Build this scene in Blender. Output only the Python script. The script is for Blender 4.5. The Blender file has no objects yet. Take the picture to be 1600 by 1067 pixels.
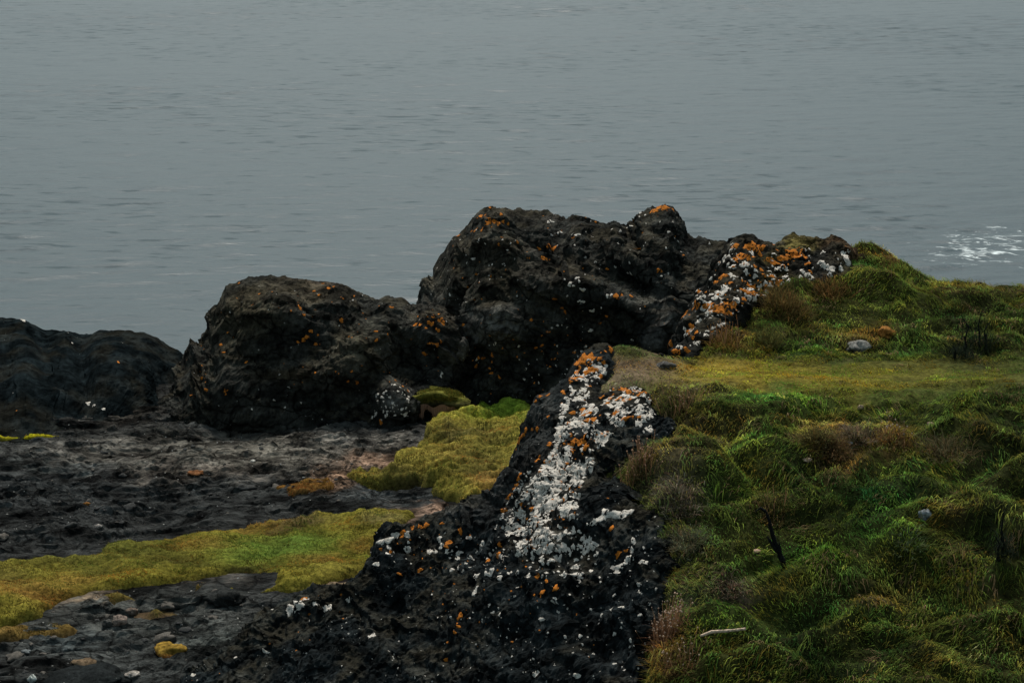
import bpy, math, random
import numpy as np
from mathutils import Vector
from mathutils.bvhtree import BVHTree

R = math.radians
rng = np.random.default_rng(7)
random.seed(7)
scene = bpy.context.scene
COL = scene.collection

# ------------------------------------------------------------------ camera
CAM_Z, PITCH, HFOV = 25.0, R(14.0), R(29.0)
cam_d = bpy.data.cameras.new('camera')
cam = bpy.data.objects.new('camera', cam_d)
COL.objects.link(cam)
cam.location = (0, 0, CAM_Z)
cam.rotation_euler = (math.pi / 2 - PITCH, 0, 0)
cam_d.sensor_fit = 'HORIZONTAL'
cam_d.angle = HFOV
cam_d.clip_start, cam_d.clip_end = 0.1, 20000
scene.camera = cam

# ------------------------------------------------------------------ sky, sun, exposure
SUN_EL, SUN_AZ = R(58), R(-3)         # overcast light from over the sea, ahead of the viewer
world = bpy.data.worlds.new('World')
scene.world = world
world.use_nodes = True
wn, wl = world.node_tree.nodes, world.node_tree.links
bg = wn['Background']
sky = wn.new('ShaderNodeTexSky')
sky.sky_type = 'NISHITA'
sky.sun_disc = False
sky.sun_elevation = SUN_EL
sky.sun_rotation = SUN_AZ
sky.air_density, sky.dust_density, sky.ozone_density = 1.0, 3.0, 1.0
hs = wn.new('ShaderNodeHueSaturation')
hs.inputs['Saturation'].default_value = 0.55
hs.inputs['Hue'].default_value = 0.462
wl.new(sky.outputs[0], hs.inputs['Color'])
tint = wn.new('ShaderNodeMix'); tint.data_type = 'RGBA'; tint.blend_type = 'MULTIPLY'
tint.inputs[0].default_value = 1.0; tint.inputs[7].default_value = (.905, 1.0, 1.0, 1)      # grey-green overcast
wl.new(hs.outputs[0], tint.inputs[6])
wl.new(tint.outputs[2], bg.inputs['Color'])
bg.inputs['Strength'].default_value = 0.05
sun_d = bpy.data.lights.new('sun', 'SUN')
sun = bpy.data.objects.new('sun', sun_d)
COL.objects.link(sun)
sun_d.energy, sun_d.angle, sun_d.color = 1.5, R(11), (1.0, 0.95, 0.87)
sdir = Vector((math.sin(SUN_AZ) * math.cos(SUN_EL), math.cos(SUN_AZ) * math.cos(SUN_EL), math.sin(SUN_EL)))
sun.rotation_euler = (-sdir).to_track_quat('-Z', 'Y').to_euler()
sun.location = (0, 60, 60)
vs = scene.view_settings
vs.view_transform, vs.look, vs.gamma, vs.exposure = 'Standard', 'None', 1.0, 1.25
vs.use_curve_mapping = False
scene.render.engine = 'CYCLES'
scene.cycles.use_denoising = True
scene.cycles.max_bounces = 5
scene.cycles.sample_clamp_direct = .5

# ------------------------------------------------------------------ helpers: pixel of the photograph <-> place
FPX = 800 / math.tan(HFOV / 2)
CP, SP = math.cos(PITCH), math.sin(PITCH)
def P(px, py, Y):
    a, b = (px - 800) / FPX, (533.5 - py) / FPX
    dy, dz = CP + b * SP, -SP + b * CP
    t = Y / dy
    return np.array((a * t, Y, CAM_Z + dz * t))
def proj(V):
    x, y, z = V[:, 0], V[:, 1], V[:, 2] - CAM_Z
    d = y * CP - z * SP
    u = y * SP + z * CP
    return np.stack((800 + FPX * x / d, 533.5 - FPX * u / d), 1)

# noise -------------------------------------------------------------
_perm = np.random.default_rng(3).permutation(256)
_perm = np.concatenate([_perm, _perm, _perm])
_g = np.random.default_rng(4).normal(size=(256, 3))
_g /= np.linalg.norm(_g, axis=1)[:, None]
_cell = np.random.default_rng(5).random((256, 3))
def perlin(p):
    i = np.floor(p).astype(int); f = p - i
    u = f * f * f * (f * (f * 6 - 15) + 10)
    i &= 255
    r = 0
    for dx in (0, 1):
        wx = u[:, 0] if dx else 1 - u[:, 0]
        hx = _perm[(i[:, 0] + dx) & 255]
        for dy in (0, 1):
            wy = wx * (u[:, 1] if dy else 1 - u[:, 1])
            hy = _perm[hx + ((i[:, 1] + dy) & 255)]
            for dz in (0, 1):
                w = wy * (u[:, 2] if dz else 1 - u[:, 2])
                g = _g[_perm[hy + ((i[:, 2] + dz) & 255)]]
                r = r + w * (g[:, 0] * (f[:, 0] - dx) + g[:, 1] * (f[:, 1] - dy) + g[:, 2] * (f[:, 2] - dz))
    return r * 1.5
def fbm(p, s, octv=4, gain=.5, ridged=False):
    a, r, q = 1.0, 0, p * s
    for k in range(octv):
        n = perlin(q + 17.3 * k)
        r = r + a * ((1 - 2 * np.abs(n)) if ridged else n)
        q = q * 2.03; a *= gain
    return r
def worley(p, s):
    q = p * s; i = np.floor(q).astype(int); f = q - i
    d1 = np.full(len(p), 9.0); d2 = np.full(len(p), 9.0)
    for dx in (-1, 0, 1):
        for dy in (-1, 0, 1):
            for dz in (-1, 0, 1):
                h = _perm[_perm[_perm[(i[:, 0] + dx) & 255] + ((i[:, 1] + dy) & 255)] + ((i[:, 2] + dz) & 255)]
                d = np.sum((_cell[h] + (dx, dy, dz) - f) ** 2, 1)
                lo = d < d1
                d2 = np.where(lo, d1, np.minimum(d2, d)); d1 = np.where(lo, d, d1)
    return np.sqrt(d1), np.sqrt(d2)
def facets(p, s):
    """piecewise plane offsets: broken rock faces"""
    q = p * s; i = np.floor(q).astype(int); f = q - i
    d1 = np.full(len(p), 9.0); out = np.zeros(len(p))
    for dx in (-1, 0, 1):
        for dy in (-1, 0, 1):
            for dz in (-1, 0, 1):
                h = _perm[_perm[_perm[(i[:, 0] + dx) & 255] + ((i[:, 1] + dy) & 255)] + ((i[:, 2] + dz) & 255)]
                v = _cell[h] + (dx, dy, dz) - f
                d = np.sum(v * v, 1); lo = d < d1
                d1 = np.where(lo, d, d1); out = np.where(lo, np.sum(v * _g[h], 1), out)
    return out
def smooth(a, b, x):
    t = np.clip((x - a) / (b - a), 0, 1)
    return t * t * (3 - 2 * t)
def sdf(poly, pts):
    """signed distance in pixels, positive inside"""
    poly = np.asarray(poly, float)
    d = np.full(len(pts), 1e9); ins = np.zeros(len(pts), bool)
    for a, b in zip(poly, np.roll(poly, -1, 0)):
        ab = b - a; ap = pts - a
        t = np.clip((ap @ ab) / (ab @ ab + 1e-9), 0, 1)
        d = np.minimum(d, np.hypot(*(ap - t[:, None] * ab).T))
        c = (a[1] > pts[:, 1]) != (b[1] > pts[:, 1])
        xi = a[0] + (pts[:, 1] - a[1]) * ab[0] / (ab[1] if abs(ab[1]) > 1e-9 else 1e-9)
        ins ^= c & (pts[:, 0] < xi)
    return np.where(ins, d, -d)
class Field:
    """smooth height field through scattered points"""
    def __init__(self, pts, c=0.35):
        self.p = np.asarray(pts, float); self.c = c
        n = len(self.p); A = np.zeros((n + 3, n + 3))
        A[:n, :n] = self.k(self.p[:, :2]); A[:n, :n] += np.eye(n) * 1e-3
        A[:n, n] = 1; A[:n, n + 1:] = self.p[:, :2]; A[n:, :n] = A[:n, n:].T
        self.w = np.linalg.solve(A, np.concatenate([self.p[:, 2], np.zeros(3)]))
    def k(self, q):
        return -np.sqrt(((q[:, None] - self.p[None, :, :2]) ** 2).sum(2) + self.c ** 2)
    def __call__(self, x, y):
        q = np.stack((np.ravel(x), np.ravel(y)), 1); out = np.empty(len(q)); n = len(self.p)
        for i in range(0, len(q), 20000):
            s = q[i:i + 20000]
            out[i:i + 20000] = self.k(s) @ self.w[:n] + self.w[n] + s @ self.w[n + 1:]
        return out

# meshes ------------------------------------------------------------
def mesh_from(name, V, F, mat, parent=None, smooth_sh=True, color=None, extra=None):
    """V (n,3), F (m,3|4) -> linked object"""
    me = bpy.data.meshes.new(name)
    V = np.ascontiguousarray(V, np.float32); F = np.ascontiguousarray(F, np.int32)
    k = F.shape[1]
    me.vertices.add(len(V)); me.vertices.foreach_set('co', V.ravel())
    me.loops.add(F.size); me.loops.foreach_set('vertex_index', F.ravel())
    me.polygons.add(len(F)); me.polygons.foreach_set('loop_start', np.arange(0, F.size, k, dtype=np.int32))
    me.polygons.foreach_set('use_smooth', np.full(len(F), smooth_sh, bool))
    for nm, arr in ([('Col', color)] if color is not None else []) + list((extra or {}).items()):
        at = me.color_attributes.new(nm, 'FLOAT_COLOR', 'POINT')
        a = np.ones((len(V), 4), np.float32); a[:, :3] = arr
        at.data.foreach_set('color', a.ravel())
    me.update(); me.validate()
    me.materials.append(mat)
    o = bpy.data.objects.new(name, me); COL.objects.link(o)
    if parent is not None: o.parent = parent
    return o
def grid_faces(nu, nv, keep=None, wrap=False):
    i = np.arange(nu * nv).reshape(nu, nv)
    f = np.stack((i[:-1, :-1], i[1:, :-1], i[1:, 1:], i[:-1, 1:]), -1).reshape(-1, 4)
    if keep is not None: f = f[keep[f].any(1)]
    return f
def compact(V, F, *arrs):
    u, inv = np.unique(F, return_inverse=True)
    return (V[u], inv.reshape(F.shape)) + tuple(a[u] for a in arrs)
def grid_normals(V, nu, nv):
    G = V.reshape(nu, nv, 3)
    n = np.cross(np.gradient(G, axis=0), np.gradient(G, axis=1)).reshape(-1, 3)
    return n / (np.linalg.norm(n, axis=1)[:, None] + 1e-12)
def bvh_of(o):
    me = o.data
    v = np.empty(len(me.vertices) * 3, np.float32); me.vertices.foreach_get('co', v)
    return BVHTree.FromPolygons([tuple(p) for p in v.reshape(-1, 3).tolist()], [tuple(p.vertices) for p in me.polygons])
def tag(o, label, cat, group=None):
    o['label'] = label; o['category'] = cat
    if group: o['group'] = group
    return o
def structure(o): o['kind'] = 'structure'; return o
def stuff(o, label=None, cat=None):
    o['kind'] = 'stuff'
    if label: o['label'] = label; o['category'] = cat
    return o
def empty(name, loc):
    o = bpy.data.objects.new(name, None); COL.objects.link(o); o.location = loc; o.empty_display_size = .1
    return o

def paint(pix, base, blobs, V, warp=14, seed=0.0):
    """colour of the ground cover: base colour with soft-edged patches (px, py, rx, ry, colour, strength)"""
    w = np.stack((perlin(V * 2.3 + seed), perlin(V * 2.3 + seed + 31)), 1) * warp + np.stack((perlin(V * 9 + seed), perlin(V * 9 + seed + 11)), 1) * warp * .5
    q = pix + w
    c = np.tile(np.asarray(base, float), (len(V), 1))
    for bx, by, rx, ry, cc, s in blobs:
        k = s * np.exp(-(((q[:, 0] - bx) / rx) ** 2 + ((q[:, 1] - by) / ry) ** 2) ** 1.3)
        c = c * (1 - k[:, None]) + np.asarray(cc) * k[:, None]
    return c

# ------------------------------------------------------------------ materials
def new_mat(name):
    m = bpy.data.materials.new(name); m.use_nodes = True
    nt = m.node_tree; return m, nt.nodes, nt.links, nt.nodes['Principled BSDF']
def rock_mat(name, speck_w=0.0, speck_o=0.0, bump=.5, fine=1.0, rough=.85, streaky=None, spec=.02, cracks=0):
    m, n, l, b = new_mat(name)
    at = n.new('ShaderNodeAttribute'); at.attribute_name = 'Col'
    tc = n.new('ShaderNodeTexCoord')
    n1 = n.new('ShaderNodeTexNoise'); n1.inputs['Scale'].default_value = 9 * fine; n1.inputs['Detail'].default_value = 8; n1.inputs['Roughness'].default_value = .68
    src = tc.outputs['Object']
    if streaky:
        mp = n.new('ShaderNodeMapping'); mp.inputs['Scale'].default_value = streaky; mp.inputs['Rotation'].default_value = (0, 0, -.22); l.new(src, mp.inputs['Vector']); src = mp.outputs[0]
    l.new(src, n1.inputs['Vector'])
    mr = n.new('ShaderNodeMapRange'); mr.inputs[1].default_value = .3; mr.inputs[2].default_value = .72; mr.inputs[3].default_value = .25; mr.inputs[4].default_value = 2.2
    l.new(n1.outputs['Fac'], mr.inputs[0])
    mx = n.new('ShaderNodeVectorMath'); mx.operation = 'SCALE'
    l.new(at.outputs['Color'], mx.inputs[0]); l.new(mr.outputs[0], mx.inputs['Scale'])
    col = mx.outputs[0]
    for dens, cc, sc in ((speck_w, (.36, .35, .32, 1), 23), (speck_o, (.42, .15, .03, 1), 17)):
        if not dens: continue
        v = n.new('ShaderNodeTexVoronoi'); v.inputs['Scale'].default_value = sc
        l.new(tc.outputs['Object'], v.inputs['Vector'])
        sep = n.new('ShaderNodeSeparateColor'); l.new(v.outputs['Color'], sep.inputs[0])
        n2 = n.new('ShaderNodeTexNoise'); n2.inputs['Scale'].default_value = 1.1 if cc[0] > .4 else 1.7; n2.inputs['Detail'].default_value = 3
        l.new(tc.outputs['Object'], n2.inputs['Vector'])
        th = n.new('ShaderNodeMath'); th.operation = 'MULTIPLY_ADD'; th.inputs[1].default_value = 3.2 * dens; th.inputs[2].default_value = -1.35 * dens
        l.new(n2.outputs['Fac'], th.inputs[0])
        lt = n.new('ShaderNodeMath'); lt.operation = 'LESS_THAN'; l.new(sep.outputs[0], lt.inputs[0]); l.new(th.outputs[0], lt.inputs[1])
        rad = n.new('ShaderNodeMath'); rad.operation = 'MULTIPLY'; rad.inputs[1].default_value = .34; l.new(sep.outputs[1], rad.inputs[0])
        ds = n.new('ShaderNodeMath'); ds.operation = 'LESS_THAN'; l.new(v.outputs['Distance'], ds.inputs[0]); l.new(rad.outputs[0], ds.inputs[1])
        an = n.new('ShaderNodeMath'); an.operation = 'MULTIPLY'; l.new(lt.outputs[0], an.inputs[0]); l.new(ds.outputs[0], an.inputs[1])
        mm = n.new('ShaderNodeMix'); mm.data_type = 'RGBA'; l.new(an.outputs[0], mm.inputs[0]); l.new(col, mm.inputs[6]); mm.inputs[7].default_value = cc
        col = mm.outputs[2]
    if cracks:
        nw = n.new('ShaderNodeTexNoise'); nw.inputs['Scale'].default_value = 2.2; nw.inputs['Detail'].default_value = 4; l.new(tc.outputs['Object'], nw.inputs['Vector'])
        vm = n.new('ShaderNodeVectorMath'); vm.operation = 'MULTIPLY_ADD'; vm.inputs[1].default_value = (.5, .5, .5); l.new(nw.outputs['Color'], vm.inputs[0]); l.new(tc.outputs['Object'], vm.inputs[2])
        mc = n.new('ShaderNodeMapping'); mc.inputs['Scale'].default_value = (.7, 1, 1.5); mc.inputs['Rotation'].default_value = (0, .5, .3); l.new(vm.outputs[0], mc.inputs['Vector'])
        vc = n.new('ShaderNodeTexVoronoi'); vc.feature = 'DISTANCE_TO_EDGE'; vc.inputs['Scale'].default_value = cracks; l.new(mc.outputs[0], vc.inputs['Vector'])
        rc = n.new('ShaderNodeMapRange'); rc.inputs[1].default_value = 0.0; rc.inputs[2].default_value = .06; rc.inputs[3].default_value = .25; rc.inputs[4].default_value = 1.0; l.new(vc.outputs['Distance'], rc.inputs[0])
        sc_ = n.new('ShaderNodeVectorMath'); sc_.operation = 'SCALE'; l.new(col, sc_.inputs[0]); l.new(rc.outputs[0], sc_.inputs['Scale']); col = sc_.outputs[0]
    l.new(col, b.inputs['Base Color'])
    b.inputs['Roughness'].default_value = rough
    b.inputs['Specular IOR Level'].default_value = spec
    nb = n.new('ShaderNodeTexNoise'); nb.inputs['Scale'].default_value = 17 * fine; nb.inputs['Detail'].default_value = 6; nb.inputs['Roughness'].default_value = .7
    l.new(tc.outputs['Object'], nb.inputs['Vector'])
    bp = n.new('ShaderNodeBump'); bp.inputs['Strength'].default_value = bump; bp.inputs['Distance'].default_value = .11
    l.new(nb.outputs['Fac'], bp.inputs['Height']); l.new(bp.outputs[0], b.inputs['Normal'])
    return m
def soil_mat(name): return rock_mat(name, bump=.35, fine=1.6, rough=.95)
def grass_mat(name):
    m, n, l, b = new_mat(name)
    at = n.new('ShaderNodeAttribute'); at.attribute_name = 'Col'
    l.new(at.outputs['Color'], b.inputs['Base Color'])
    b.inputs['Roughness'].default_value = .8; b.inputs['Specular IOR Level'].default_value = .04
    tr = n.new('ShaderNodeBsdfTranslucent'); l.new(at.outputs['Color'], tr.inputs['Color'])
    ms = n.new('ShaderNodeMixShader'); ms.inputs[0].default_value = .45
    l.new(b.outputs[0], ms.inputs[1]); l.new(tr.outputs[0], ms.inputs[2])
    l.new(ms.outputs[0], n['Material Output'].inputs['Surface'])
    return m
def lichen_mat(name, c1, c2, c3, scale=30):
    m, n, l, b = new_mat(name)
    tc = n.new('ShaderNodeTexCoord')
    n1 = n.new('ShaderNodeTexNoise'); n1.inputs['Scale'].default_value = scale; n1.inputs['Detail'].default_value = 7; n1.inputs['Roughness'].default_value = .7
    l.new(tc.outputs['Object'], n1.inputs['Vector'])
    cr = n.new('ShaderNodeValToRGB'); e = cr.color_ramp.elements
    e[0].position, e[0].color = .33, c1; e[1].position, e[1].color = .72, c3
    k = e.new(.45); k.color = c2
    l.new(n1.outputs['Fac'], cr.inputs[0])
    l.new(cr.outputs[0], b.inputs['Base Color'])
    b.inputs['Roughness'].default_value = .95; b.inputs['Specular IOR Level'].default_value = .1
    bp = n.new('ShaderNodeBump'); bp.inputs['Strength'].default_value = .6; bp.inputs['Distance'].default_value = .02
    l.new(n1.outputs['Fac'], bp.inputs['Height']); l.new(bp.outputs[0], b.inputs['Normal'])
    return m
M_ROCK_FAR = rock_mat('dark_basalt', .10, .05, .8, .9, cracks=1.7)
M_ROCK_LEFT = rock_mat('black_basalt', .02, .01, .6, .7, spec=0)
M_ROCK_FRONT = rock_mat('lichened_basalt', .22, .05, .7, 1.3, cracks=2.4)
M_LEDGE = rock_mat('slate_bedrock', .07, .0, .9, 1.3, streaky=(.45, 1.1, 1), cracks=2.2)
M_SOIL = soil_mat('peaty_soil')
M_GRASS = grass_mat('grass_blade')
M_WHITE = lichen_mat('white_lichen', (.11, .098, .082, 1), (.50, .455, .395, 1), (.68, .625, .55, 1), 30)
M_ORANGE = lichen_mat('orange_lichen', (.09, .035, .012, 1), (.40, .125, .016, 1), (.54, .19, .025, 1), 38)
M_WOOD_DARK = rock_mat('charred_wood', 0, 0, .6, 3)
M_WOOD_PALE = rock_mat('bleached_wood', 0, 0, .3, 3)
M_STONE = rock_mat('loose_stone', .1, .0, .5, 2.5)
M_MOSS = soil_mat('moss_cover')

# ------------------------------------------------------------------ sea
def build_sea():
    def axis(lo, hi, step, far, n):
        core = np.arange(lo, hi + step, step)
        ext = step * np.cumsum(1.17 ** np.arange(1, n))
        ext = ext[ext < far]
        return np.concatenate([(core[0] - ext)[::-1], core, core[-1] + ext])
    xs = axis(-105, 105, .95, 7000, 70); ys = axis(88, 360, .42, 7000, 70)
    ys = ys[ys > -3000]
    X, Y = np.meshgrid(xs, ys, indexing='ij')
    x, y = X.ravel(), Y.ravel()
    z = np.zeros_like(x)
    r = np.random.default_rng(11)
    core = smooth(900, 420, np.hypot(x, y - 200))
    p3 = np.stack((x * .012, y * .02, np.zeros_like(x)), 1)
    grp = .45 + .9 * smooth(-.5, .6, fbm(p3, 1, 3))
    for k in range(46):
        lam = 1.7 * (7.0 / 1.7) ** r.random()
        th = R(90) + r.normal(0, R(30))
        kk = 2 * math.pi / lam
        amp = .0030 * lam ** .8 * (0.5 + r.random())
        ph = kk * (x * math.cos(th) + y * math.sin(th)) + r.random() * 6.28
        z += amp * (np.sin(ph) + .25 * np.sin(2 * ph + .6)) * (grp if lam < 5 else 1)
    z *= core
    pix = proj(np.stack((x, y, z), 1))
    d = ((pix[:, 0] - 1555) / 165) ** 2 + ((pix[:, 1] - 386) / 40) ** 2
    foam = np.where(y > 60, np.exp(-d ** 1.5), 0)
    foam = np.maximum(foam, np.where(y > 60, .75 * np.exp(-((pix[:, 0] - 1760) / 160) ** 2 - ((pix[:, 1] - 400) / 50) ** 2), 0))
    m, n, l, b = new_mat('sea_water')
    tc = n.new('ShaderNodeTexCoord')
    at = n.new('ShaderNodeAttribute'); at.attribute_name = 'foam'
    mp = n.new('ShaderNodeMapping'); mp.inputs['Scale'].default_value = (.6, 1.5, 1)
    l.new(tc.outputs['Object'], mp.inputs['Vector'])
    n1 = n.new('ShaderNodeTexNoise'); n1.inputs['Scale'].default_value = .8; n1.inputs['Detail'].default_value = 5; n1.inputs['Roughness'].default_value = .6
    n1.inputs['Distortion'].default_value = .6
    l.new(mp.outputs[0], n1.inputs['Vector'])
    bp = n.new('ShaderNodeBump'); bp.inputs['Strength'].default_value = .27; bp.inputs['Distance'].default_value = .4
    mpd = n.new('ShaderNodeMapping'); mpd.inputs['Scale'].default_value = (.28, 1.0, 1); mpd.inputs['Rotation'].default_value = (0, 0, .05)
    l.new(tc.outputs['Object'], mpd.inputs['Vector'])
    nd = n.new('ShaderNodeTexNoise'); nd.inputs['Scale'].default_value = .75; nd.inputs['Detail'].default_value = 4; nd.inputs['Roughness'].default_value = .65; nd.inputs['Distortion'].default_value = .4
    l.new(mpd.outputs[0], nd.inputs['Vector'])
    pk = n.new('ShaderNodeMapRange'); pk.interpolation_type = 'SMOOTHSTEP'; pk.inputs[1].default_value = .5; pk.inputs[2].default_value = .9; pk.inputs[4].default_value = .7; l.new(nd.outputs['Fac'], pk.inputs[0])
    ng = n.new('ShaderNodeTexNoise'); ng.inputs['Scale'].default_value = .02; ng.inputs['Detail'].default_value = 3; l.new(tc.outputs['Object'], ng.inputs['Vector'])
    gm = n.new('ShaderNodeMapRange'); gm.inputs[1].default_value = .38; gm.inputs[2].default_value = .62; gm.inputs[3].default_value = .25; gm.inputs[4].default_value = 1.3; l.new(ng.outputs['Fac'], gm.inputs[0])
    pm = n.new('ShaderNodeMath'); pm.operation = 'MULTIPLY'; l.new(pk.outputs[0], pm.inputs[0]); l.new(gm.outputs[0], pm.inputs[1])
    sm = n.new('ShaderNodeMath'); sm.operation = 'ADD'; l.new(pm.outputs[0], sm.inputs[0]); l.new(n1.outputs['Fac'], sm.inputs[1])
    l.new(sm.outputs[0], bp.inputs['Height'])
    mpf = n.new('ShaderNodeMapping'); mpf.inputs['Scale'].default_value = (.5, .75, 1); mpf.inputs['Rotation'].default_value = (0, 0, .25)
    l.new(tc.outputs['Object'], mpf.inputs['Vector'])
    nf = n.new('ShaderNodeTexNoise'); nf.inputs['Scale'].default_value = 1.5; nf.inputs['Detail'].default_value = 6; nf.inputs['Roughness'].default_value = .62; nf.inputs['Distortion'].default_value = 1.2
    l.new(mpf.outputs[0], nf.inputs['Vector'])
    ad = n.new('ShaderNodeMath'); ad.operation = 'MULTIPLY_ADD'; ad.inputs[1].default_value = .275; l.new(at.outputs['Fac'], ad.inputs[0]); l.new(nf.outputs['Fac'], ad.inputs[2])
    mr = n.new('ShaderNodeMapRange'); mr.inputs[1].default_value = .80; mr.inputs[2].default_value = .93; l.new(ad.outputs[0], mr.inputs[0])
    gate = n.new('ShaderNodeMath'); gate.operation = 'GREATER_THAN'; gate.inputs[1].default_value = .03; l.new(at.outputs['Fac'], gate.inputs[0])
    fm = n.new('ShaderNodeMath'); fm.operation = 'MULTIPLY'; l.new(mr.outputs[0], fm.inputs[0]); l.new(gate.outputs[0], fm.inputs[1])
    mx = n.new('ShaderNodeMix'); mx.data_type = 'RGBA'; mx.inputs[6].default_value = (.012, .028, .033, 1); mx.inputs[7].default_value = (.62, .68, .68, 1)
    l.new(fm.outputs[0], mx.inputs[0]); l.new(mx.outputs[2], b.inputs['Base Color'])
    mr2 = n.new('ShaderNodeMapRange'); mr2.inputs[3].default_value = .38; mr2.inputs[4].default_value = .9; l.new(fm.outputs[0], mr2.inputs[0]); l.new(mr2.outputs[0], b.inputs['Roughness'])
    b.inputs['IOR'].default_value = 1.33
    # small dark cat's-paws: sky reflection lowered in patches to stand for steep ripples
    mpc = n.new('ShaderNodeMapping'); mpc.inputs['Scale'].default_value = (.42, 1.3, 1); mpc.inputs['Rotation'].default_value = (0, 0, .04)
    l.new(tc.outputs['Object'], mpc.inputs['Vector'])
    nc = n.new('ShaderNodeTexNoise'); nc.inputs['Scale'].default_value = .8; nc.inputs['Detail'].default_value = 3; nc.inputs['Roughness'].default_value = .6
    l.new(mpc.outputs[0], nc.inputs['Vector'])
    ga = n.new('ShaderNodeMath'); ga.operation = 'MULTIPLY_ADD'; ga.inputs[1].default_value = .11; l.new(gm.outputs[0], ga.inputs[0]); l.new(nc.outputs['Fac'], ga.inputs[2])
    cp = n.new('ShaderNodeMapRange'); cp.interpolation_type = 'SMOOTHSTEP'; cp.inputs[1].default_value = .63; cp.inputs[2].default_value = .76; cp.inputs[3].default_value = .5; cp.inputs[4].default_value = .17
    l.new(ga.outputs[0], cp.inputs[0]); l.new(cp.outputs[0], b.inputs['Specular IOR Level'])
    l.new(bp.outputs[0], b.inputs['Normal'])
    o = mesh_from('sea', np.stack((x, y, z), 1), grid_faces(len(xs), len(ys)), m, extra={'foam': np.repeat(foam[:, None], 3, 1)})
    structure(o)
build_sea()

# ------------------------------------------------------------------ lower ledge of bedrock
def ledge_base(x, y):
    V = np.stack((x, y, np.zeros_like(x)), 1)
    z = 14.5 + .16 * fbm(V, .38, 3) + .05 * np.sin(x * .5 + 1)
    z += .10 * smooth(-5, -9, x)
    return z
MAT_A = [(-260, 905), (-100, 885), (0, 868), (60, 858), (135, 853), (150, 842), (240, 828), (300, 815), (345, 810), (400, 798), (480, 796), (560, 792), (650, 793), (680, 805), (640, 822), (620, 845), (600, 880), (580, 905), (500, 928), (440, 930), (380, 928), (320, 922), (290, 915), (340, 911), (405, 912), (418, 903), (385, 897), (330, 907),
     (260, 914), (200, 920), (140, 930), (110, 950), (60, 972), (0, 988), (-150, 1005), (-260, 1015)]
MAT_B = [(655, 672), (700, 650), (740, 637), (790, 627), (860, 625), (900, 660), (880, 720), (800, 770), (760, 790), (715, 805), (700, 782), (670, 770), (655, 752), (620, 752), (570, 752), (540, 745), (545, 735), (590, 722), (640, 708), (660, 692)]
def ledge_height(x, y):
    z = ledge_base(x, y)
    q = np.stack((x * .9 + y * .35, (y - .22 * x) * 2.6, np.zeros_like(x)), 1)
    s = fbm(q, .55, 4, .55)
    z = z + .14 * s
    t = z * 11 + fbm(q, .9, 2) * .8               # broken strata steps
    z = z + .10 * (smooth(.2, .8, t - np.floor(t)) - (t - np.floor(t)))
    V = np.stack((x, y, z * 0), 1)
    wq = q + .15 * np.stack((perlin(q * 2.5), perlin(q * 2.5 + 9), 0 * x), 1)
    z = z + .035 * facets(wq, 1.3) + .018 * facets(wq + 4, 3.2) + .006 * facets(wq + 9, 8) + .04 * fbm(V, 3.2, 4, .6, True) * smooth(-.3, .4, fbm(V, .5, 2))
    pix = proj(V + (0, 0, 14.55))
    k = .85 * np.maximum(smooth(-12, 10, sdf(MAT_A, pix)), smooth(-12, 10, sdf(MAT_B, pix)))
    return z * (1 - k) + ledge_base(x, y) * k
LEDGE_BLOBS = [
    (430, 705, 260, 26, (.135, .122, .10), .85), (560, 690, 110, 18, (.105, .095, .082), .6), (300, 735, 120, 16, (.10, .082, .066), .7),
    (180, 705, 120, 14, (.11, .10, .085), .75), (190, 640, 70, 25, (.05, .04, .03), .5),
    (600, 720, 75, 14, (.22, .14, .095), .95), (530, 745, 40, 14, (.22, .135, .085), .9), (690, 693, 30, 8, (.2, .15, .12), .7),
    (700, 800, 75, 12, (.23, .15, .105), .95), (640, 812, 40, 9, (.16, .11, .08), .8), (760, 770, 30, 22, (.24, .14, .06), .8),
    (620, 775, 80, 16, (.05, .055, .055), .7), (100, 770, 160, 40, (.028, .030, .030), .5), (90, 730, 80, 10, (.075, .08, .075), .6),
    (200, 965, 190, 50, (.06, .062, .056), .75), (200, 1040, 140, 40, (.05, .053, .05), .7), (110, 1000, 60, 12, (.085, .10, .10), .6), (330, 1000, 70, 20, (.05, .055, .05), .7),
    (130, 930, 50, 10, (.15, .10, .06), .6), (330, 900, 60, 12, (.10, .085, .07), .6), (560, 915, 60, 10, (.11, .085, .075), .7),
    (440, 850, 90, 14, (.09, .07, .055), .7), (60, 920, 120, 12, (.06, .06, .05), .5)]
def build_ledge():
    xs = np.concatenate((np.arange(-13, -9.6, .12), np.arange(-9.6, 1.2, .027), np.arange(1.2, 6.01, .12)))
    ys = np.concatenate((np.arange(21, 22.6, .1), np.arange(22.6, 37.6, .031), np.arange(37.6, 46.01, .12)))
    X, Y = np.meshgrid(xs, ys, indexing='ij'); x, y = X.ravel(), Y.ravel()
    z = ledge_height(x, y)
    edge = np.maximum.reduce([smooth(38.3, 41.5, y), smooth(-11.6, -12.9, x), smooth(5, 6, x)])
    z = z - 16 * edge
    V = np.stack((x, y, z), 1)
    c = paint(proj(V), (.031, .032, .0305), [(a, b_, c_, d_, tuple(1.3 * q for q in e_), f_) for a, b_, c_, d_, e_, f_ in LEDGE_BLOBS], V, 18)
    q = np.stack((x * .8 + y * .3, (y - .22 * x) * 2.4, 0 * x), 1)
    n = fbm(V, 1.6, 4) + .9 * fbm(q, .9, 5, .65)
    c = c * np.clip(1 + 1.0 * n, .2, 2.6)[:, None]
    o = structure(mesh_from('ground', V, grid_faces(len(xs), len(ys)), M_LEDGE, smooth_sh=False, color=c))
    return o
ground = build_ledge()
ground_bvh = bvh_of(ground)

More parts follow.
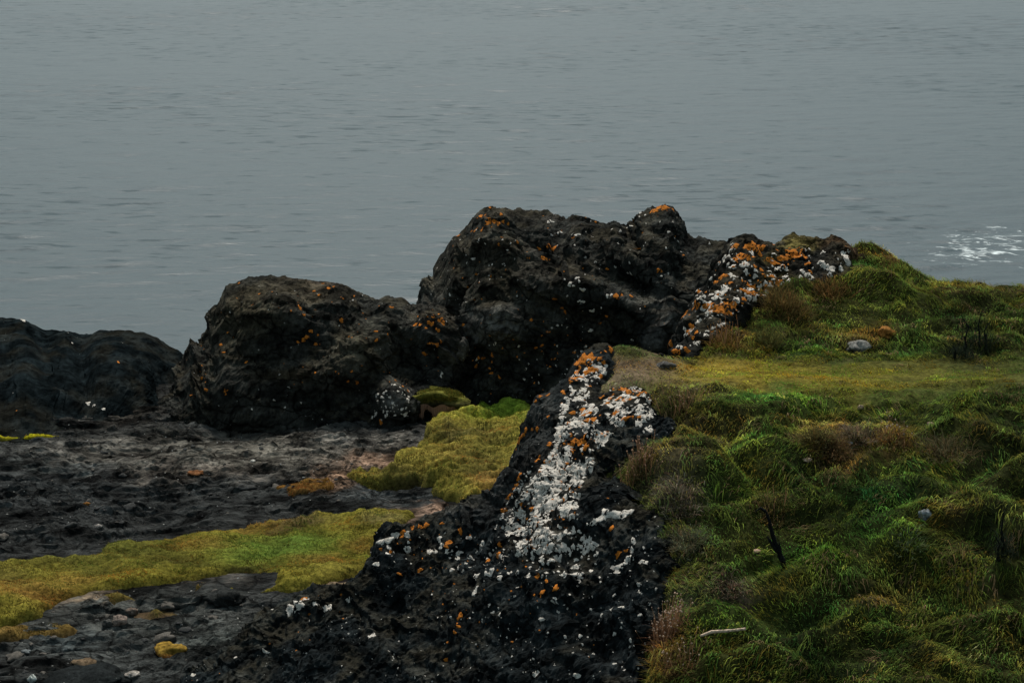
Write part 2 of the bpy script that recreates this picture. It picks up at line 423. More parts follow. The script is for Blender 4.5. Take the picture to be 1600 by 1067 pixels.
# ------------------------------------------------------------------ right promontory: grass hillside, foreground rock and lichen knoll share one relief
ctrl = []
def add(*pts):
    for p in pts: ctrl.append(P(*p))
def addw(*pts):
    for p in pts: ctrl.append(np.array(p, float))
for px in (1080, 1250, 1420, 1600, 1850):
    add((px, 572, 27.9), (px, 600, 26.2), (px, 640, 25.0), (px, 700, 23.9), (px, 800, 22.7), (px, 900, 21.7), (px, 1000, 20.8), (px, 1067, 20.2), (px, 1250, 18.9), (px, 1500, 17.3))
# knoll
add((1060, 545, 28.6), (1085, 480, 29.6), (1120, 420, 30.8), (1140, 388, 31.5), (1180, 384, 31.8), (1240, 378, 32.0), (1300, 379, 32.1), (1360, 384, 32.2), (1400, 395, 32.2), (1440, 424, 32.0),
    (1500, 438, 32.0), (1560, 450, 32.0), (1620, 456, 32.0), (1800, 480, 32.0), (2000, 500, 32))
add((1150, 500, 29.4), (1200, 540, 28.6), (1250, 470, 30.0), (1350, 450, 30.4), (1400, 520, 29.2), (1500, 500, 29.8), (1600, 510, 29.6), (1800, 530, 29.3), (1220, 430, 30.7), (1330, 550, 28.4))
for px, py, Y in ((1120, 400, 31.2), (1180, 384, 31.8), (1240, 378, 32.0), (1300, 379, 32.1), (1360, 384, 32.2), (1400, 395, 32.2), (1440, 424, 32.0), (1560, 450, 32.0), (1800, 480, 32.0), (2000, 500, 32)):
    p = P(px, py, Y); addw(p + (0, .9, -.55), p + (0, 2.0, -2.2), p + (0, 4, -6))
for px, py, Y in ((1060, 545, 28.6), (1085, 480, 29.6), (1115, 420, 30.8)):
    p = P(px, py, Y); addw(p + (-.45, .5, -1.3), p + (-1.2, 1.2, -3.3))
# foreground ridge: crest line seen against the ledge
crest = [(1010, 556, 28.2), (940, 549, 27.7), (905, 560, 27.3), (885, 597, 26.7), (850, 620, 26.4), (828, 645, 26.2), (818, 690, 26.0), (793, 738, 25.8), (755, 782, 25.5), (705, 815, 25.4), (640, 828, 25.4), (590, 840, 25.4),
         (572, 870, 25.2), (556, 900, 25.0), (510, 922, 24.8), (450, 942, 24.6), (390, 985, 24.2), (300, 1060, 23.6), (230, 1130, 23.0)]
for i, (px, py, Y) in enumerate(crest):
    p = P(px, py, Y); ctrl.append(p)
    if i > 0:
        h = max(0, p[2] - 14.2)
        dx = -.28 if 3 <= i <= 9 else -.08
        addw((p[0] + dx, p[1] + .55, p[2] - min(.9, h * .45)), (p[0] + 2 * dx, p[1] + 1.3, max(13.9, p[2] - 1.9)), (p[0] + 2 * dx, p[1] + 3, 13.4))
add((930, 580, 26.9), (900, 640, 25.9), (980, 620, 25.8), (870, 700, 25.0), (940, 690, 24.6), (1010, 680, 24.5), (850, 760, 24.3), (900, 780, 23.7), (980, 780, 23.2), (820, 830, 24.0), (880, 850, 23.0), (960, 850, 22.5),
    (740, 850, 24.4), (650, 890, 24.3), (760, 920, 23.0), (850, 930, 22.3), (950, 930, 21.8), (600, 960, 23.8), (680, 990, 22.8), (800, 1000, 21.9), (920, 1000, 21.2), (1000, 980, 21.1), (500, 1000, 23.5), (420, 1030, 23.6),
    (350, 1067, 23.3), (500, 1067, 22.8), (620, 1067, 22.3), (740, 1067, 21.7), (860, 1067, 21.1), (980, 1067, 20.6), (300, 1150, 22.6), (500, 1200, 21.8), (700, 1200, 20.8), (900, 1200, 20.0),
    (300, 1400, 21), (600, 1400, 19.8), (900, 1400, 18.6))
addw((-6, 21, 13.4), (-6, 25, 13.2), (-6, 17, 13.6), (12, 38, 6), (8, 38, 6), (4, 36, 8), (14, 36, 10), (0, 33, 12), (-2, 30, 13.2))
H = Field(ctrl, .22)

FRONT_POLY = [(930, 500), (945, 553), (932, 590), (945, 618), (985, 600), (1022, 604), (1030, 650), (1026, 684), (985, 692), (957, 704), (948, 745), (952, 792), (1015, 800), (1045, 850), (1036, 900), (1018, 980), (1004, 1067), (985, 1250), (960, 1600),
              (0, 1600), (150, 1100), (380, 960), (500, 880), (540, 800), (700, 760), (740, 690), (780, 600), (850, 540)]
KNOLL_POLY = [(1000, 600), (1045, 552), (1095, 549), (1115, 515), (1150, 490), (1185, 462), (1225, 440), (1275, 432), (1312, 418), (1330, 398), (1322, 376), (1290, 350), (1130, 350), (1000, 500)]

def hill_masks(V):
    pix = proj(V)
    B = V * (1, 1, 0)
    w = pix + np.stack((fbm(B, 1.4, 4, .6), fbm(B + 23, 1.4, 4, .6)), 1) * (22, 12)
    return pix, sdf(FRONT_POLY, w), sdf(KNOLL_POLY, w)

# knoll must not eat the hidden back of the ridge: a vertex belongs to it only beyond y = 28.2
GRASS_BLOBS = [  # some dark patches put edge vignetting and gap shade into the grass colour
    (1150, 580, 130, 24, (.175, .125, .022), .9), (1330, 592, 160, 24, (.12, .10, .018), .85), (1500, 590, 100, 14, (.085, .075, .016), .8), (1080, 610, 60, 22, (.155, .135, .05), .8),
    (990, 560, 75, 16, (.13, .092, .058), .95), (1000, 578, 60, 20, (.12, .085, .055), .9), (960, 600, 30, 20, (.16, .12, .08), .8), (960, 650, 40, 14, (.11, .10, .035), .6),
    (1220, 620, 60, 16, (.05, .085, .022), .8), (1330, 630, 140, 20, (.07, .095, .022), .7), (1480, 620, 120, 30, (.045, .06, .018), .6),
    (1100, 640, 70, 28, (.055, .055, .022), .7), (1040, 640, 40, 30, (.06, .04, .022), .6), (1060, 700, 60, 30, (.12, .10, .05), .7), (1030, 740, 50, 30, (.12, .095, .055), .6),
    (1060, 770, 50, 30, (.16, .13, .09), .7), (1170, 690, 50, 40, (.08, .095, .024), .6), (1130, 770, 50, 30, (.045, .07, .018), .7), (1150, 660, 40, 14, (.15, .11, .055), .6),
    (1310, 672, 55, 20, (.17, .12, .06), .85), (1320, 705, 40, 36, (.14, .08, .04), .85), (1270, 700, 30, 40, (.10, .085, .028), .7), (1385, 680, 40, 18, (.19, .10, .04), .7),
    (1480, 720, 60, 50, (.08, .075, .028), .6), (1450, 740, 60, 14, (.06, .08, .02), .6), (1410, 770, 60, 40, (.02, .04, .014), .7), (1350, 790, 60, 30, (.022, .045, .014), .7), (1240, 740, 40, 50, (.018, .035, .014), .6),
    (1400, 830, 50, 20, (.06, .095, .022), .7), (1280, 860, 60, 20, (.05, .09, .022), .7), (1220, 880, 60, 26, (.055, .085, .02), .6), (1490, 800, 50, 20, (.11, .075, .03), .6), (1570, 690, 60, 60, (.028, .035, .016), .6),
    (1560, 820, 60, 40, (.022, .028, .014), .6), (1060, 850, 50, 26, (.10, .10, .055), .7), (1080, 900, 40, 30, (.075, .08, .035), .6), (1140, 920, 40, 20, (.17, .12, .085), .8), (1160, 950, 70, 14, (.05, .085, .018), .8), (1120, 980, 50, 12, (.05, .085, .02), .6),
    (1060, 930, 40, 26, (.09, .085, .045), .7), (1250, 990, 60, 40, (.025, .032, .016), .5), (1040, 1010, 24, 34, (.16, .09, .05), .6), (1050, 1050, 40, 20, (.12, .075, .03), .6),
    (1380, 930, 60, 20, (.10, .08, .04), .5), (1330, 960, 90, 14, (.035, .065, .018), .6), (1500, 900, 90, 30, (.05, .062, .02), .6), (1560, 930, 50, 20, (.085, .075, .025), .6), (1540, 1030, 80, 18, (.08, .07, .028), .6), (1420, 1020, 80, 26, (.028, .036, .016), .5), (1300, 1040, 90, 20, (.02, .034, .014), .6),
    # knoll
    (1180, 520, 70, 30, (.105, .085, .030), .8), (1220, 470, 40, 30, (.10, .078, .026), .8), (1260, 548, 50, 12, (.035, .07, .018), .8), (1290, 505, 60, 30, (.05, .055, .02), .6), (1250, 395, 40, 12, (.10, .085, .025), .8), (1160, 390, 40, 8, (.22, .12, .02), .6),
    (1400, 398, 40, 10, (.17, .10, .035), .8), (1340, 440, 70, 18, (.09, .085, .024), .7), (1430, 460, 80, 16, (.06, .075, .02), .6), (1380, 505, 60, 10, (.12, .085, .03), .6), (1345, 530, 50, 14, (.13, .09, .05), .6), (1420, 540, 60, 14, (.05, .062, .02), .5),
    (1500, 450, 60, 8, (.13, .08, .03), .6), (1520, 500, 50, 40, (.016, .022, .012), .75), (1520, 550, 50, 14, (.018, .022, .012), .7), (1580, 500, 50, 20, (.03, .042, .016), .6), (1430, 500, 40, 10, (.055, .07, .018), .6)]

def hill_lumps(V):
    """tussocky relief"""
    q = V * (.75, 1.3, 0)
    q = q + .35 * np.stack((perlin(q * 1.3), perlin(q * 1.3 + 7), 0 * q[:, 0]), 1)
    amp = smooth(27.0, 25.0, V[:, 1]) * .78 + .22 + .6 * smooth(28.0, 29.2, V[:, 1])
    return amp * (.20 * fbm(q, .7, 2) + .38 * np.abs(perlin(q * 1.0 + 3)) + .18 * np.abs(perlin(q * 2.5 + 8)) + .05 * fbm(q, 6, 2) - .2)

def build_hill():
    xs = np.arange(-4.4, 13.01, .055); ys = np.arange(15.5, 37.01, .06)
    X, Y = np.meshgrid(xs, ys, indexing='ij'); x, y = X.ravel(), Y.ravel()
    V = np.stack((x, y, H(x, y)), 1)
    pix, s1, s2 = hill_masks(V)
    V[:, 2] += hill_lumps(V)
    drop = .26 * smooth(-26, 22, s1) * smooth(29, 28, y) + .25 * smooth(-10, 14, s2) * smooth(27.8, 28.4, y)
    drop = np.maximum(drop, .3 * smooth(28.5, 29.5, y) * smooth(3.0, 2.0, x))
    V[:, 2] -= drop
    V[:, 2] -= .35 * smooth(2.2, 1.2, x) * smooth(28.2, 28.8, y)
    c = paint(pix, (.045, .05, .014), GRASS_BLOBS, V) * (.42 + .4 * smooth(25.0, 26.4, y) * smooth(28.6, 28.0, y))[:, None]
    c *= np.clip(1 + .5 * fbm(V, 2.5, 3), .4, 1.8)[:, None]
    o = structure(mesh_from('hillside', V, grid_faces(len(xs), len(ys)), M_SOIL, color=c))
    return o, (xs, ys, V[:, 2].reshape(len(xs), len(ys)))
hillside, HG = build_hill()
hill_bvh = bvh_of(hillside)
def gsample(G, x, y):
    xs, ys, Z = G
    i = np.clip((x - xs[0]) / (xs[1] - xs[0]), 0, len(xs) - 1.001); j = np.clip((y - ys[0]) / (ys[1] - ys[0]), 0, len(ys) - 1.001)
    a, b = i.astype(int), j.astype(int); u, v = i - a, j - b
    return Z[a, b] * (1 - u) * (1 - v) + Z[a + 1, b] * u * (1 - v) + Z[a, b + 1] * (1 - u) * v + Z[a + 1, b + 1] * u * v

def axes(d, f1, f2, f3):
    d = np.asarray(d, float); d /= np.linalg.norm(d)
    e = np.cross((0, 0, 1.0), d); e /= np.linalg.norm(e); g = np.cross(d, e)
    return np.stack((d * f1, e * f2, g * f3), 1)
def rock_disp(V, n, amp, big=.8, cell=1.4, streak=None, crag=1.0, fine=1.0):
    q = V if streak is None else V @ streak
    w = q + .3 * np.stack([perlin(q * 1.1), perlin(q * 1.1 + 9), perlin(q * 1.1 + 19)], 1)
    wf = q + .12 * np.stack([perlin(q * 3), perlin(q * 3 + 9), perlin(q * 3 + 19)], 1)
    h = .42 * fbm(w, big, 3) + .16 * fbm(w, 1.15, 4, .5, True) + crag * (.26 * facets(wf, cell * .6) + .17 * facets(wf + 5, cell * 1.5) + .12 * facets(wf + 9, cell * 3.6) + .07 * facets(wf + 13, cell * 8)) + fine * .06 * fbm(V, 6, 4, .62)
    h = h - h.mean()
    return V + n * (np.asarray(amp) * h)[:, None]

def rock_color(V, pix, n, base, blobs, seed=0):
    c = paint(pix, base, blobs, V, 12, seed)
    k = np.clip(1 + 1.1 * fbm(V * (1, 1, 1.7), 1.9, 5, .65), .55, 2.8)
    c = c * .68 * k[:, None]
    up = smooth(.35, .9, n[:, 2]) * smooth(.0, .5, fbm(V, 1.3, 3) + .15)  # upward faces: dust plus a warm lit tone put into the colour
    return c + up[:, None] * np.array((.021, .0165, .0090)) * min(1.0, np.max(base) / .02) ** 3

# ---- foreground rock
def build_front():
    xs = np.arange(-4.6, 2.3, .022); ys = np.arange(18.2, 29.0, .026)
    X, Y = np.meshgrid(xs, ys, indexing='ij'); x, y = X.ravel(), Y.ravel()
    V = np.stack((x, y, H(x, y)), 1)
    pix, s1, _ = hill_masks(V)
    V[:, 2] += .07 * smooth(-5, 22, s1) * smooth(26.4, 25.2, y) - .38 * smooth(8, -50, s1)
    n = grid_normals(V, len(xs), len(ys))
    streak = axes((.55, .25, -.75), .55, 1.1, 1.2)
    V = rock_disp(V, n, .36 - .2 * smooth(25.0, 26.6, y), .7, 1.5, streak)
    n = grid_normals(V, len(xs), len(ys))
    blobs = [(770, 740, 40, 90, (.05, .052, .05), .8), (700, 810, 60, 16, (.045, .046, .045), .7), (850, 640, 25, 40, (.055, .055, .05), .8), (860, 780, 60, 100, (.05, .045, .038), .6), (960, 620, 60, 40, (.05, .045, .035), .6),
             (950, 1040, 60, 40, (.028, .033, .034), .8), (740, 1050, 60, 30, (.026, .03, .03), .7), (350, 1000, 50, 30, (.03, .032, .03), .7), (620, 960, 110, 70, (.013, .0165, .0175), .8)]
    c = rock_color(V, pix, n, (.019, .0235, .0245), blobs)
    keep = (s1 > -45) & (V[:, 2] > 13.3)
    F = grid_faces(len(xs), len(ys), keep)
    V, F, c = compact(V, F, c)
    o = mesh_from('rock_ridge', V, F, M_ROCK_FRONT, smooth_sh=False, color=c)
    return tag(o, 'black foreground rock ridge crusted along its spine with a band of white and orange lichen', 'rock')
front = build_front()
front_bvh = bvh_of(front)

# ---- lichen knoll rock on the hillside
def build_knoll():
    xs = np.arange(1.6, 6.0, .028); ys = np.arange(27.6, 34.4, .03)
    X, Y = np.meshgrid(xs, ys, indexing='ij'); x, y = X.ravel(), Y.ravel()
    V = np.stack((x, y, H(x, y)), 1)
    pix, _, s2 = hill_masks(V)
    V[:, 2] += .03 * smooth(-5, 14, s2) - .6 * smooth(2, -26, s2)
    n = grid_normals(V, len(xs), len(ys))
    V[:, 2] -= 1.6 * smooth(2.15, 1.7, x)
    V = rock_disp(V, n, .30, .9, 1.6, axes((.6, .3, -.7), .6, 1, 1.2))
    n = grid_normals(V, len(xs), len(ys))
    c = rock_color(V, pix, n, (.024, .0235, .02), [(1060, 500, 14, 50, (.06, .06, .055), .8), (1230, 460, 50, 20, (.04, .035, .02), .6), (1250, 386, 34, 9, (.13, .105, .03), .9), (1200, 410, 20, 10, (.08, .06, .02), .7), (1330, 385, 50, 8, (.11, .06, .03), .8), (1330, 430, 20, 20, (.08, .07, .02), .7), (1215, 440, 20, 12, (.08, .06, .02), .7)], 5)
    keep = (s2 > -40) & (V[:, 2] > 15)
    F = grid_faces(len(xs), len(ys), keep)
    V, F, c = compact(V, F, c)
    o = mesh_from('rock_knoll', V, F, M_ROCK_FRONT, smooth_sh=False, color=c)
    return tag(o, 'rounded rock knoll covered in bright orange and white lichen at the grassy hilltop', 'rock')
knoll = build_knoll()
knoll_bvh = bvh_of(knoll)

# ------------------------------------------------------------------ far rock masses, lofted over their crest lines
def resample(pts, n):
    W = np.array([P(*p) for p in pts]); d = np.concatenate([[0], np.cumsum(np.linalg.norm(np.diff(W, axis=0), axis=1))]); d /= d[-1]
    t = np.linspace(0, 1, n)
    return np.stack([np.interp(t, d, W[:, k]) for k in range(3)], 1)
def resample_at(pts, ref, n):
    """points paired with the crest's own parameter"""
    W = np.array([P(*p) for p in ref]); d = np.concatenate([[0], np.cumsum(np.linalg.norm(np.diff(W, axis=0), axis=1))]); d /= d[-1]
    B = np.array([P(*p) for p in pts]); t = np.linspace(0, 1, n)
    tb = np.linspace(0, 1, len(B))
    return np.stack([np.interp(t, tb, B[:, k]) for k in range(3)], 1)
def fit_outline(V, crest):
    """pull the rough surface back to the traced crest height, leaving its fine roughness"""
    cp = np.array([c[:2] for c in crest], float)
    for _ in range(3):
        pix = proj(V)
        x0, x1 = pix[:, 0].min(), pix[:, 0].max()
        nb = int((x1 - x0) / 5) + 1
        b = np.clip(((pix[:, 0] - x0) / 5).astype(int), 0, nb - 1)
        top = np.full(nb, 1e9); np.minimum.at(top, b, pix[:, 1])
        xc = x0 + (np.arange(nb) + .5) * 5
        want = np.array([min([a[1] + (c[1] - a[1]) * (x - a[0]) / (c[0] - a[0]) for a, c in zip(cp[:-1], cp[1:]) if a[0] <= x <= c[0] and c[0] > a[0]] or [cp[0, 1] if x < cp[0, 0] else cp[-1, 1]]) for x in xc])
        d = np.convolve(np.pad(want - top, 3, 'edge'), np.ones(7) / 7, 'valid')
        dz = np.interp(pix[:, 0], xc, d) * np.hypot(V[:, 1], 5) / FPX
        zb, zt = 14.3, V[:, 2].max()
        V = V.copy(); V[:, 2] -= dz * smooth(12.9, 14.4, V[:, 2])
    return V
def far_rock(name, crest, base, nu, nv, back, mat, col, blobs, lumps, amp=.55, expo=.75, seed=0, cell=1.3):
    C = resample(crest, nu); B = resample_at(base, crest, nu)
    th = np.linspace(0.0, math.pi, nv)
    V = np.zeros((nu, nv, 3))
    for j, a in enumerate(th):
        hz = math.sin(a) ** expo if 0 < a < math.pi else 0.0
        if a <= math.pi / 2:
            f = 1 - math.cos(a) ** (.5 + .5 * expo)
            V[:, j, :2] = B[:, :2] + (C[:, :2] - B[:, :2]) * f
            V[:, j, 2] = B[:, 2] - .3 * (1 - f) + (C[:, 2] - B[:, 2]) * hz
        else:
            f = (-math.cos(a)) ** 1.1
            V[:, j, :2] = C[:, :2] + np.array((0, back)) * f
            V[:, j, 2] = C[:, 2] - (C[:, 2] - 12.0) * (1 - hz)
    V = V.reshape(-1, 3)
    n = grid_normals(V, nu, nv)
    pix = proj(V)
    front_side = np.tile(th <= math.pi * .53, nu)
    for lx, ly, rx, ry, h, ang in lumps:
        ca, sa = math.cos(R(ang)), math.sin(R(ang))
        dx, dy = pix[:, 0] - lx, pix[:, 1] - ly
        u, v = (dx * ca + dy * sa) / rx, (-dx * sa + dy * ca) / ry
        V += n * (h * np.exp(-(u * u + v * v) ** 1.5) * front_side)[:, None]
    n = grid_normals(V, nu, nv)
    V = rock_disp(V, n, amp, .6, cell, axes((.9, .25, -.38), .38, .9, 1.25), crag=.72)
    V = fit_outline(V, crest)
    n = grid_normals(V, nu, nv)
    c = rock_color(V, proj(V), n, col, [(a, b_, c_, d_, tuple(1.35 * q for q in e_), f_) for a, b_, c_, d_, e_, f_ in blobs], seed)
    return mesh_from(name, V, grid_faces(nu, nv), mat, smooth_sh=False, color=c)

left_rock = far_rock('rock_outcrop',
    [(-260, 560, 39.5), (-200, 500, 39.8), (-60, 490, 40), (0, 496, 40), (40, 499, 40), (62, 513, 40), (85, 517, 40), (100, 514, 40), (125, 524, 40), (150, 517, 40), (190, 515, 40), (235, 521, 40), (262, 538, 40), (290, 552, 40), (320, 600, 40), (330, 640, 39.8)],
    [(-280, 744, 32.1), (-200, 736, 32.4), (-100, 728, 32.7), (0, 718, 33.1), (60, 710, 33.4), (120, 698, 33.9), (170, 672, 35.0), (230, 648, 36.0), (280, 638, 36.5), (330, 645, 37.8)],
    210, 110, 3.5, M_ROCK_LEFT, (.0085, .0122, .0135), [], [(60, 600, 60, 60, .3, 0), (180, 580, 50, 40, .25, 0)], .25, .9, 1)
tag(left_rock, 'low black rock mass at the left edge above the sea', 'rock', 'dark sea rocks')

dome_rock = far_rock('rock_outcrop',
    [(236, 640, 38.2), (268, 580, 38.2), (283, 552, 38.2), (300, 535, 38.2), (312, 515, 38.2), (335, 478, 38.2), (340, 458, 38.2), (372, 437, 38.2), (405, 430, 38.2), (440, 431, 38.2), (480, 437, 38.2), (530, 442, 38.1), (560, 454, 38.0), (582, 466, 38.0),
     (600, 463, 37.9), (626, 463, 37.9), (642, 474, 37.8), (690, 477, 37.8), (716, 492, 37.6), (735, 530, 37.4), (748, 590, 37.0), (755, 630, 36.7)],
    [(225, 690, 36.2), (260, 690, 35.8), (300, 686, 35.6), (360, 680, 35.5), (430, 676, 35.5), (500, 672, 35.5), (560, 668, 35.5), (610, 662, 35.7), (660, 655, 35.9), (710, 645, 36.1), (760, 640, 36.3)],
    340, 150, 3.0, M_ROCK_FAR, (.034, .0345, .030),
    [(380, 490, 60, 40, (.04, .034, .02), .6), (470, 460, 90, 16, (.042, .034, .022), .6), (450, 585, 60, 12, (.05, .04, .025), .7), (570, 545, 50, 40, (.055, .05, .035), .75), (610, 550, 25, 20, (.06, .058, .05), .7), (690, 490, 50, 14, (.06, .052, .04), .7), (620, 625, 26, 30, (.06, .06, .055), .6),
     (500, 440, 80, 8, (.06, .045, .03), .6), (720, 560, 26, 20, (.05, .048, .042), .7), (350, 520, 30, 40, (.03, .027, .018), .5)],
    [(400, 480, 70, 45, .35, 20), (480, 480, 60, 35, .2, 0), (560, 550, 70, 30, .35, -45), (700, 500, 60, 30, .35, 10), (640, 560, 40, 40, -.45, 0), (500, 620, 80, 30, -.3, 0), (420, 560, 60, 30, -.2, 0), (615, 630, 32, 38, .5, 0), (340, 560, 40, 60, .2, 0), (600, 476, 30, 10, .12, 0)],
    .42, .85, 2)
tag(dome_rock, 'broad domed black rock with scattered orange lichen above the lower ledge', 'rock', 'dark sea rocks')

tall_rock = far_rock('rock_outcrop',
    [(600, 600, 40.6), (630, 540, 40.6), (648, 475, 40.6), (650, 455, 40.6), (655, 440, 40.6), (690, 405, 40.5), (695, 376, 40.5), (724, 360, 40.4), (740, 335, 40.4), (752, 324, 40.4), (775, 323, 40.3), (830, 328, 40.2), (855, 328, 40.2), (878, 338, 40.1), (905, 335, 40), (938, 347, 40), (980, 347, 39.9),
     (1003, 328, 39.8), (1030, 320, 39.8), (1058, 323, 39.8), (1067, 335, 39.8), (1070, 360, 39.8), (1100, 372, 39.7), (1140, 378, 39.6), (1180, 400, 39.4), (1220, 440, 39.2), (1250, 540, 38.8)],
    [(620, 660, 38.6), (650, 655, 38), (680, 650, 37.4), (720, 640, 36.9), (780, 632, 36.5), (840, 625, 36.3), (900, 625, 36.2), (960, 622, 36.2), (1020, 620, 36.3), (1080, 615, 36.5), (1150, 610, 36.8), (1220, 600, 37.4), (1260, 590, 38)],
    420, 190, 3.6, M_ROCK_FAR, (.034, .0345, .030),
    [(690, 440, 40, 40, (.045, .042, .032), .7), (760, 430, 60, 60, (.035, .031, .022), .6), (770, 500, 60, 22, (.085, .082, .072), .8), (740, 515, 40, 14, (.08, .078, .07), .7), (850, 420, 70, 20, (.035, .03, .022), .6), (940, 465, 40, 10, (.055, .055, .05), .6), (1010, 470, 40, 10, (.07, .07, .062), .7), (1030, 520, 26, 40, (.07, .07, .068), .8), (1045, 485, 16, 20, (.08, .08, .075), .7),
     (800, 330, 70, 10, (.04, .034, .024), .7), (985, 390, 50, 12, (.03, .028, .022), .6), (880, 345, 40, 8, (.035, .03, .025), .6), (790, 385, 70, 10, (.05, .042, .03), .6), (670, 470, 20, 16, (.07, .068, .06), .6)],
    [(690, 440, 30, 60, .3, 20), (716, 468, 18, 30, -.75, 0), (745, 470, 16, 50, .35, 35), (790, 385, 80, 24, .4, 8), (840, 372, 90, 14, -.45, 4), (890, 378, 24, 16, .35, 0), (920, 395, 26, 12, -.35, 0), (960, 395, 60, 18, .3, 0), (1030, 350, 32, 40, .15, 0), (985, 370, 16, 22, -.3, 0), (860, 440, 90, 30, .35, 12),
     (780, 510, 70, 30, .35, 5), (930, 470, 80, 20, .3, 10), (1000, 425, 60, 18, -.25, 0), (880, 520, 70, 40, -.3, 0), (1000, 540, 60, 40, -.25, 0), (1040, 500, 16, 70, .3, 35), (820, 570, 60, 30, -.2, 0), (760, 350, 40, 20, .2, 0), (1110, 420, 50, 40, .1, 0)],
    .45, .8, 3)
tag(tall_rock, 'tallest black sea rock with twin summits, rising behind the lichen ridge', 'rock', 'dark sea rocks')
left_bvh, dome_bvh, tall_bvh = bvh_of(left_rock), bvh_of(dome_rock), bvh_of(tall_rock)

# ------------------------------------------------------------------ where a pixel's line of sight first meets the rocks (used only to find places on them)
ORIGIN = Vector((0, 0, CAM_Z))
def ray(px, py):
    return (Vector(P(px, py, 10.0)) - ORIGIN).normalized()
def hit(bvh, px, py):
    loc, nor, idx, d = bvh.ray_cast(ORIGIN, ray(px, py))
    if loc is None: return None
    if nor.y * 1 + 0 > 0.98: nor = -nor
    if nor.dot(ray(px, py)) > 0: nor = -nor
    return loc, nor, d

# ------------------------------------------------------------------ lichen crusts
class Crusts:
    def __init__(self): self.items = []
    def blob(self, bvh, loc, nor, rad, r, stretch=1.0, thick=.0025):
        near = bvh.find_nearest_range(loc, max(.06, rad * 1.6))
        if near:
            a = Vector((0, 0, 0))
            for _, nn, _, _ in near[:60]: a += nn if nn.dot(nor) > -.2 else -nn
            if a.length > 1e-6: nor = a.normalized()
        n = max(9, min(19, int(9 + rad * 110)))
        t1 = nor.orthogonal().normalized(); t2 = nor.cross(t1)
        rot = r.random() * 6.28; ph = r.random(4) * 6.28
        ca, sa = math.cos(rot), math.sin(rot)
        rings = ((1.0, -.0025), (.9, thick), (.48, thick * 1.2))
        V = []
        for f, h in rings:
            for i in range(n):
                a = 2 * math.pi * i / n
                rr = rad * f * (1 + .22 * math.sin(2 * a + ph[0]) + .18 * math.sin(3 * a + ph[1]) + .13 * math.sin(5 * a + ph[2]) + .42 * (r.random() - .5))
                u, v = rr * math.cos(a) * stretch, rr * math.sin(a) / stretch
                p = loc + t1 * (u * ca - v * sa) + t2 * (u * sa + v * ca)
                q, qn, _, _ = bvh.ray_cast(p + nor * .25, -nor, .6)
                if q is None: q = p
                dv = (q - p).dot(nor)
                if abs(dv) > .55 * rad: q = p + nor * math.copysign(.55 * rad, dv)
                V.append(q + nor * (h + .004 * (r.random() - .5) * (f < 1)))
        q = bvh.ray_cast(loc + nor * .25, -nor, .6)[0] or loc
        V.append(q + nor * thick * 1.1)
        F = []
        for k in (0, 1):
            for i in range(n):
                j = (i + 1) % n
                F.append((k * n + i, k * n + j, (k + 1) * n + j)); F.append((k * n + i, (k + 1) * n + j, (k + 1) * n + i))
        for i in range(n): F.append((2 * n + i, 2 * n + (i + 1) % n, 3 * n))
        self.items.append((rad * rad, np.array(V), np.array(F)))
    def build(self, parent, mat, name, keep):
        self.items.sort(key=lambda k: -k[0])
        for a, V, F in self.items[:keep]: mesh_from(name, V, F, mat, parent)
        rest = self.items[keep:]
        if rest:
            off = 0; VV, FF = [], []
            for a, V, F in rest:
                VV.append(V); FF.append(F + off); off += len(V)
            stuff(mesh_from(name + '_crust', np.concatenate(VV), np.concatenate(FF), mat, parent))
def scatter(cr, bvh, poly, count, rmin, rmax, r, power=2.0, field=None, stretch=1.25, up=None, thick=.0025):
    poly = np.asarray(poly, float); lo, hi = poly.min(0), poly.max(0)
    done = tries = 0
    while done < count and tries < count * 14:
        tries += 1
        p = lo + r.random(2) * (hi - lo)
        if sdf(poly, p[None])[0] < 0: continue
        h = hit(bvh, *p)
        if not h: continue
        loc, nor, d = h
        if up is not None and nor.z < up: continue
        if field is not None:
            q = np.array(loc)[None]
            if fbm(q, field, 3)[0] < r.normal(.0, .22): continue
        rad = rmin + (rmax - rmin) * r.random() ** power
        cr.blob(bvh, loc, nor, rad, r, 1 + (stretch - 1) * r.random(), thick); done += 1
def spots(cr, bvh, lst, r, thick=.0035):
    for px, py, rp in lst:
        h = hit(bvh, px, py)
        if h: cr.blob(bvh, h[0], h[1], max(.02, rp * h[2] / FPX), r, 1 + .35 * r.random(), thick)

Z8 = lambda l: [(700 + a / 3.335, 540 + b / 3.335) for a, b in l]
r1 = np.random.default_rng(21)
wh = Crusts()
BAND = Z8([(600, 260), (640, 170), (700, 150), (735, 200), (735, 290), (800, 360), (760, 440), (850, 450), (850, 490), (760, 560), (755, 630), (705, 700), (665, 870), (600, 990), (560, 1080), (380, 1070), (320, 990), (300, 940), (400, 780), (450, 690), (540, 550), (560, 440)])
LOBE = Z8([(800, 300), (880, 230), (1060, 215), (1085, 290), (1080, 440), (1000, 455), (990, 380), (880, 430), (800, 380)])
scatter(wh, front_bvh, BAND, 920, .011, .052, r1, 1.9, 3.0, 1.6)
scatter(wh, front_bvh, Z8([(560, 640), (700, 620), (660, 860), (570, 980), (430, 1050), (440, 860)]), 85, .03, .07, r1, 1.5, 3.0, 1.6)
scatter(wh, front_bvh, LOBE, 150, .015, .055, r1, 1.6, 3.0, 1.5)
scatter(wh, front_bvh, [(890, 600), (905, 562), (945, 556), (950, 575), (935, 595), (915, 600)], 60, .012, .04, r1, 2, 3.0)
scatter(wh, front_bvh, [(960, 598), (1024, 596), (1030, 612), (950, 612)], 40, .012, .04, r1, 2, 3.0)
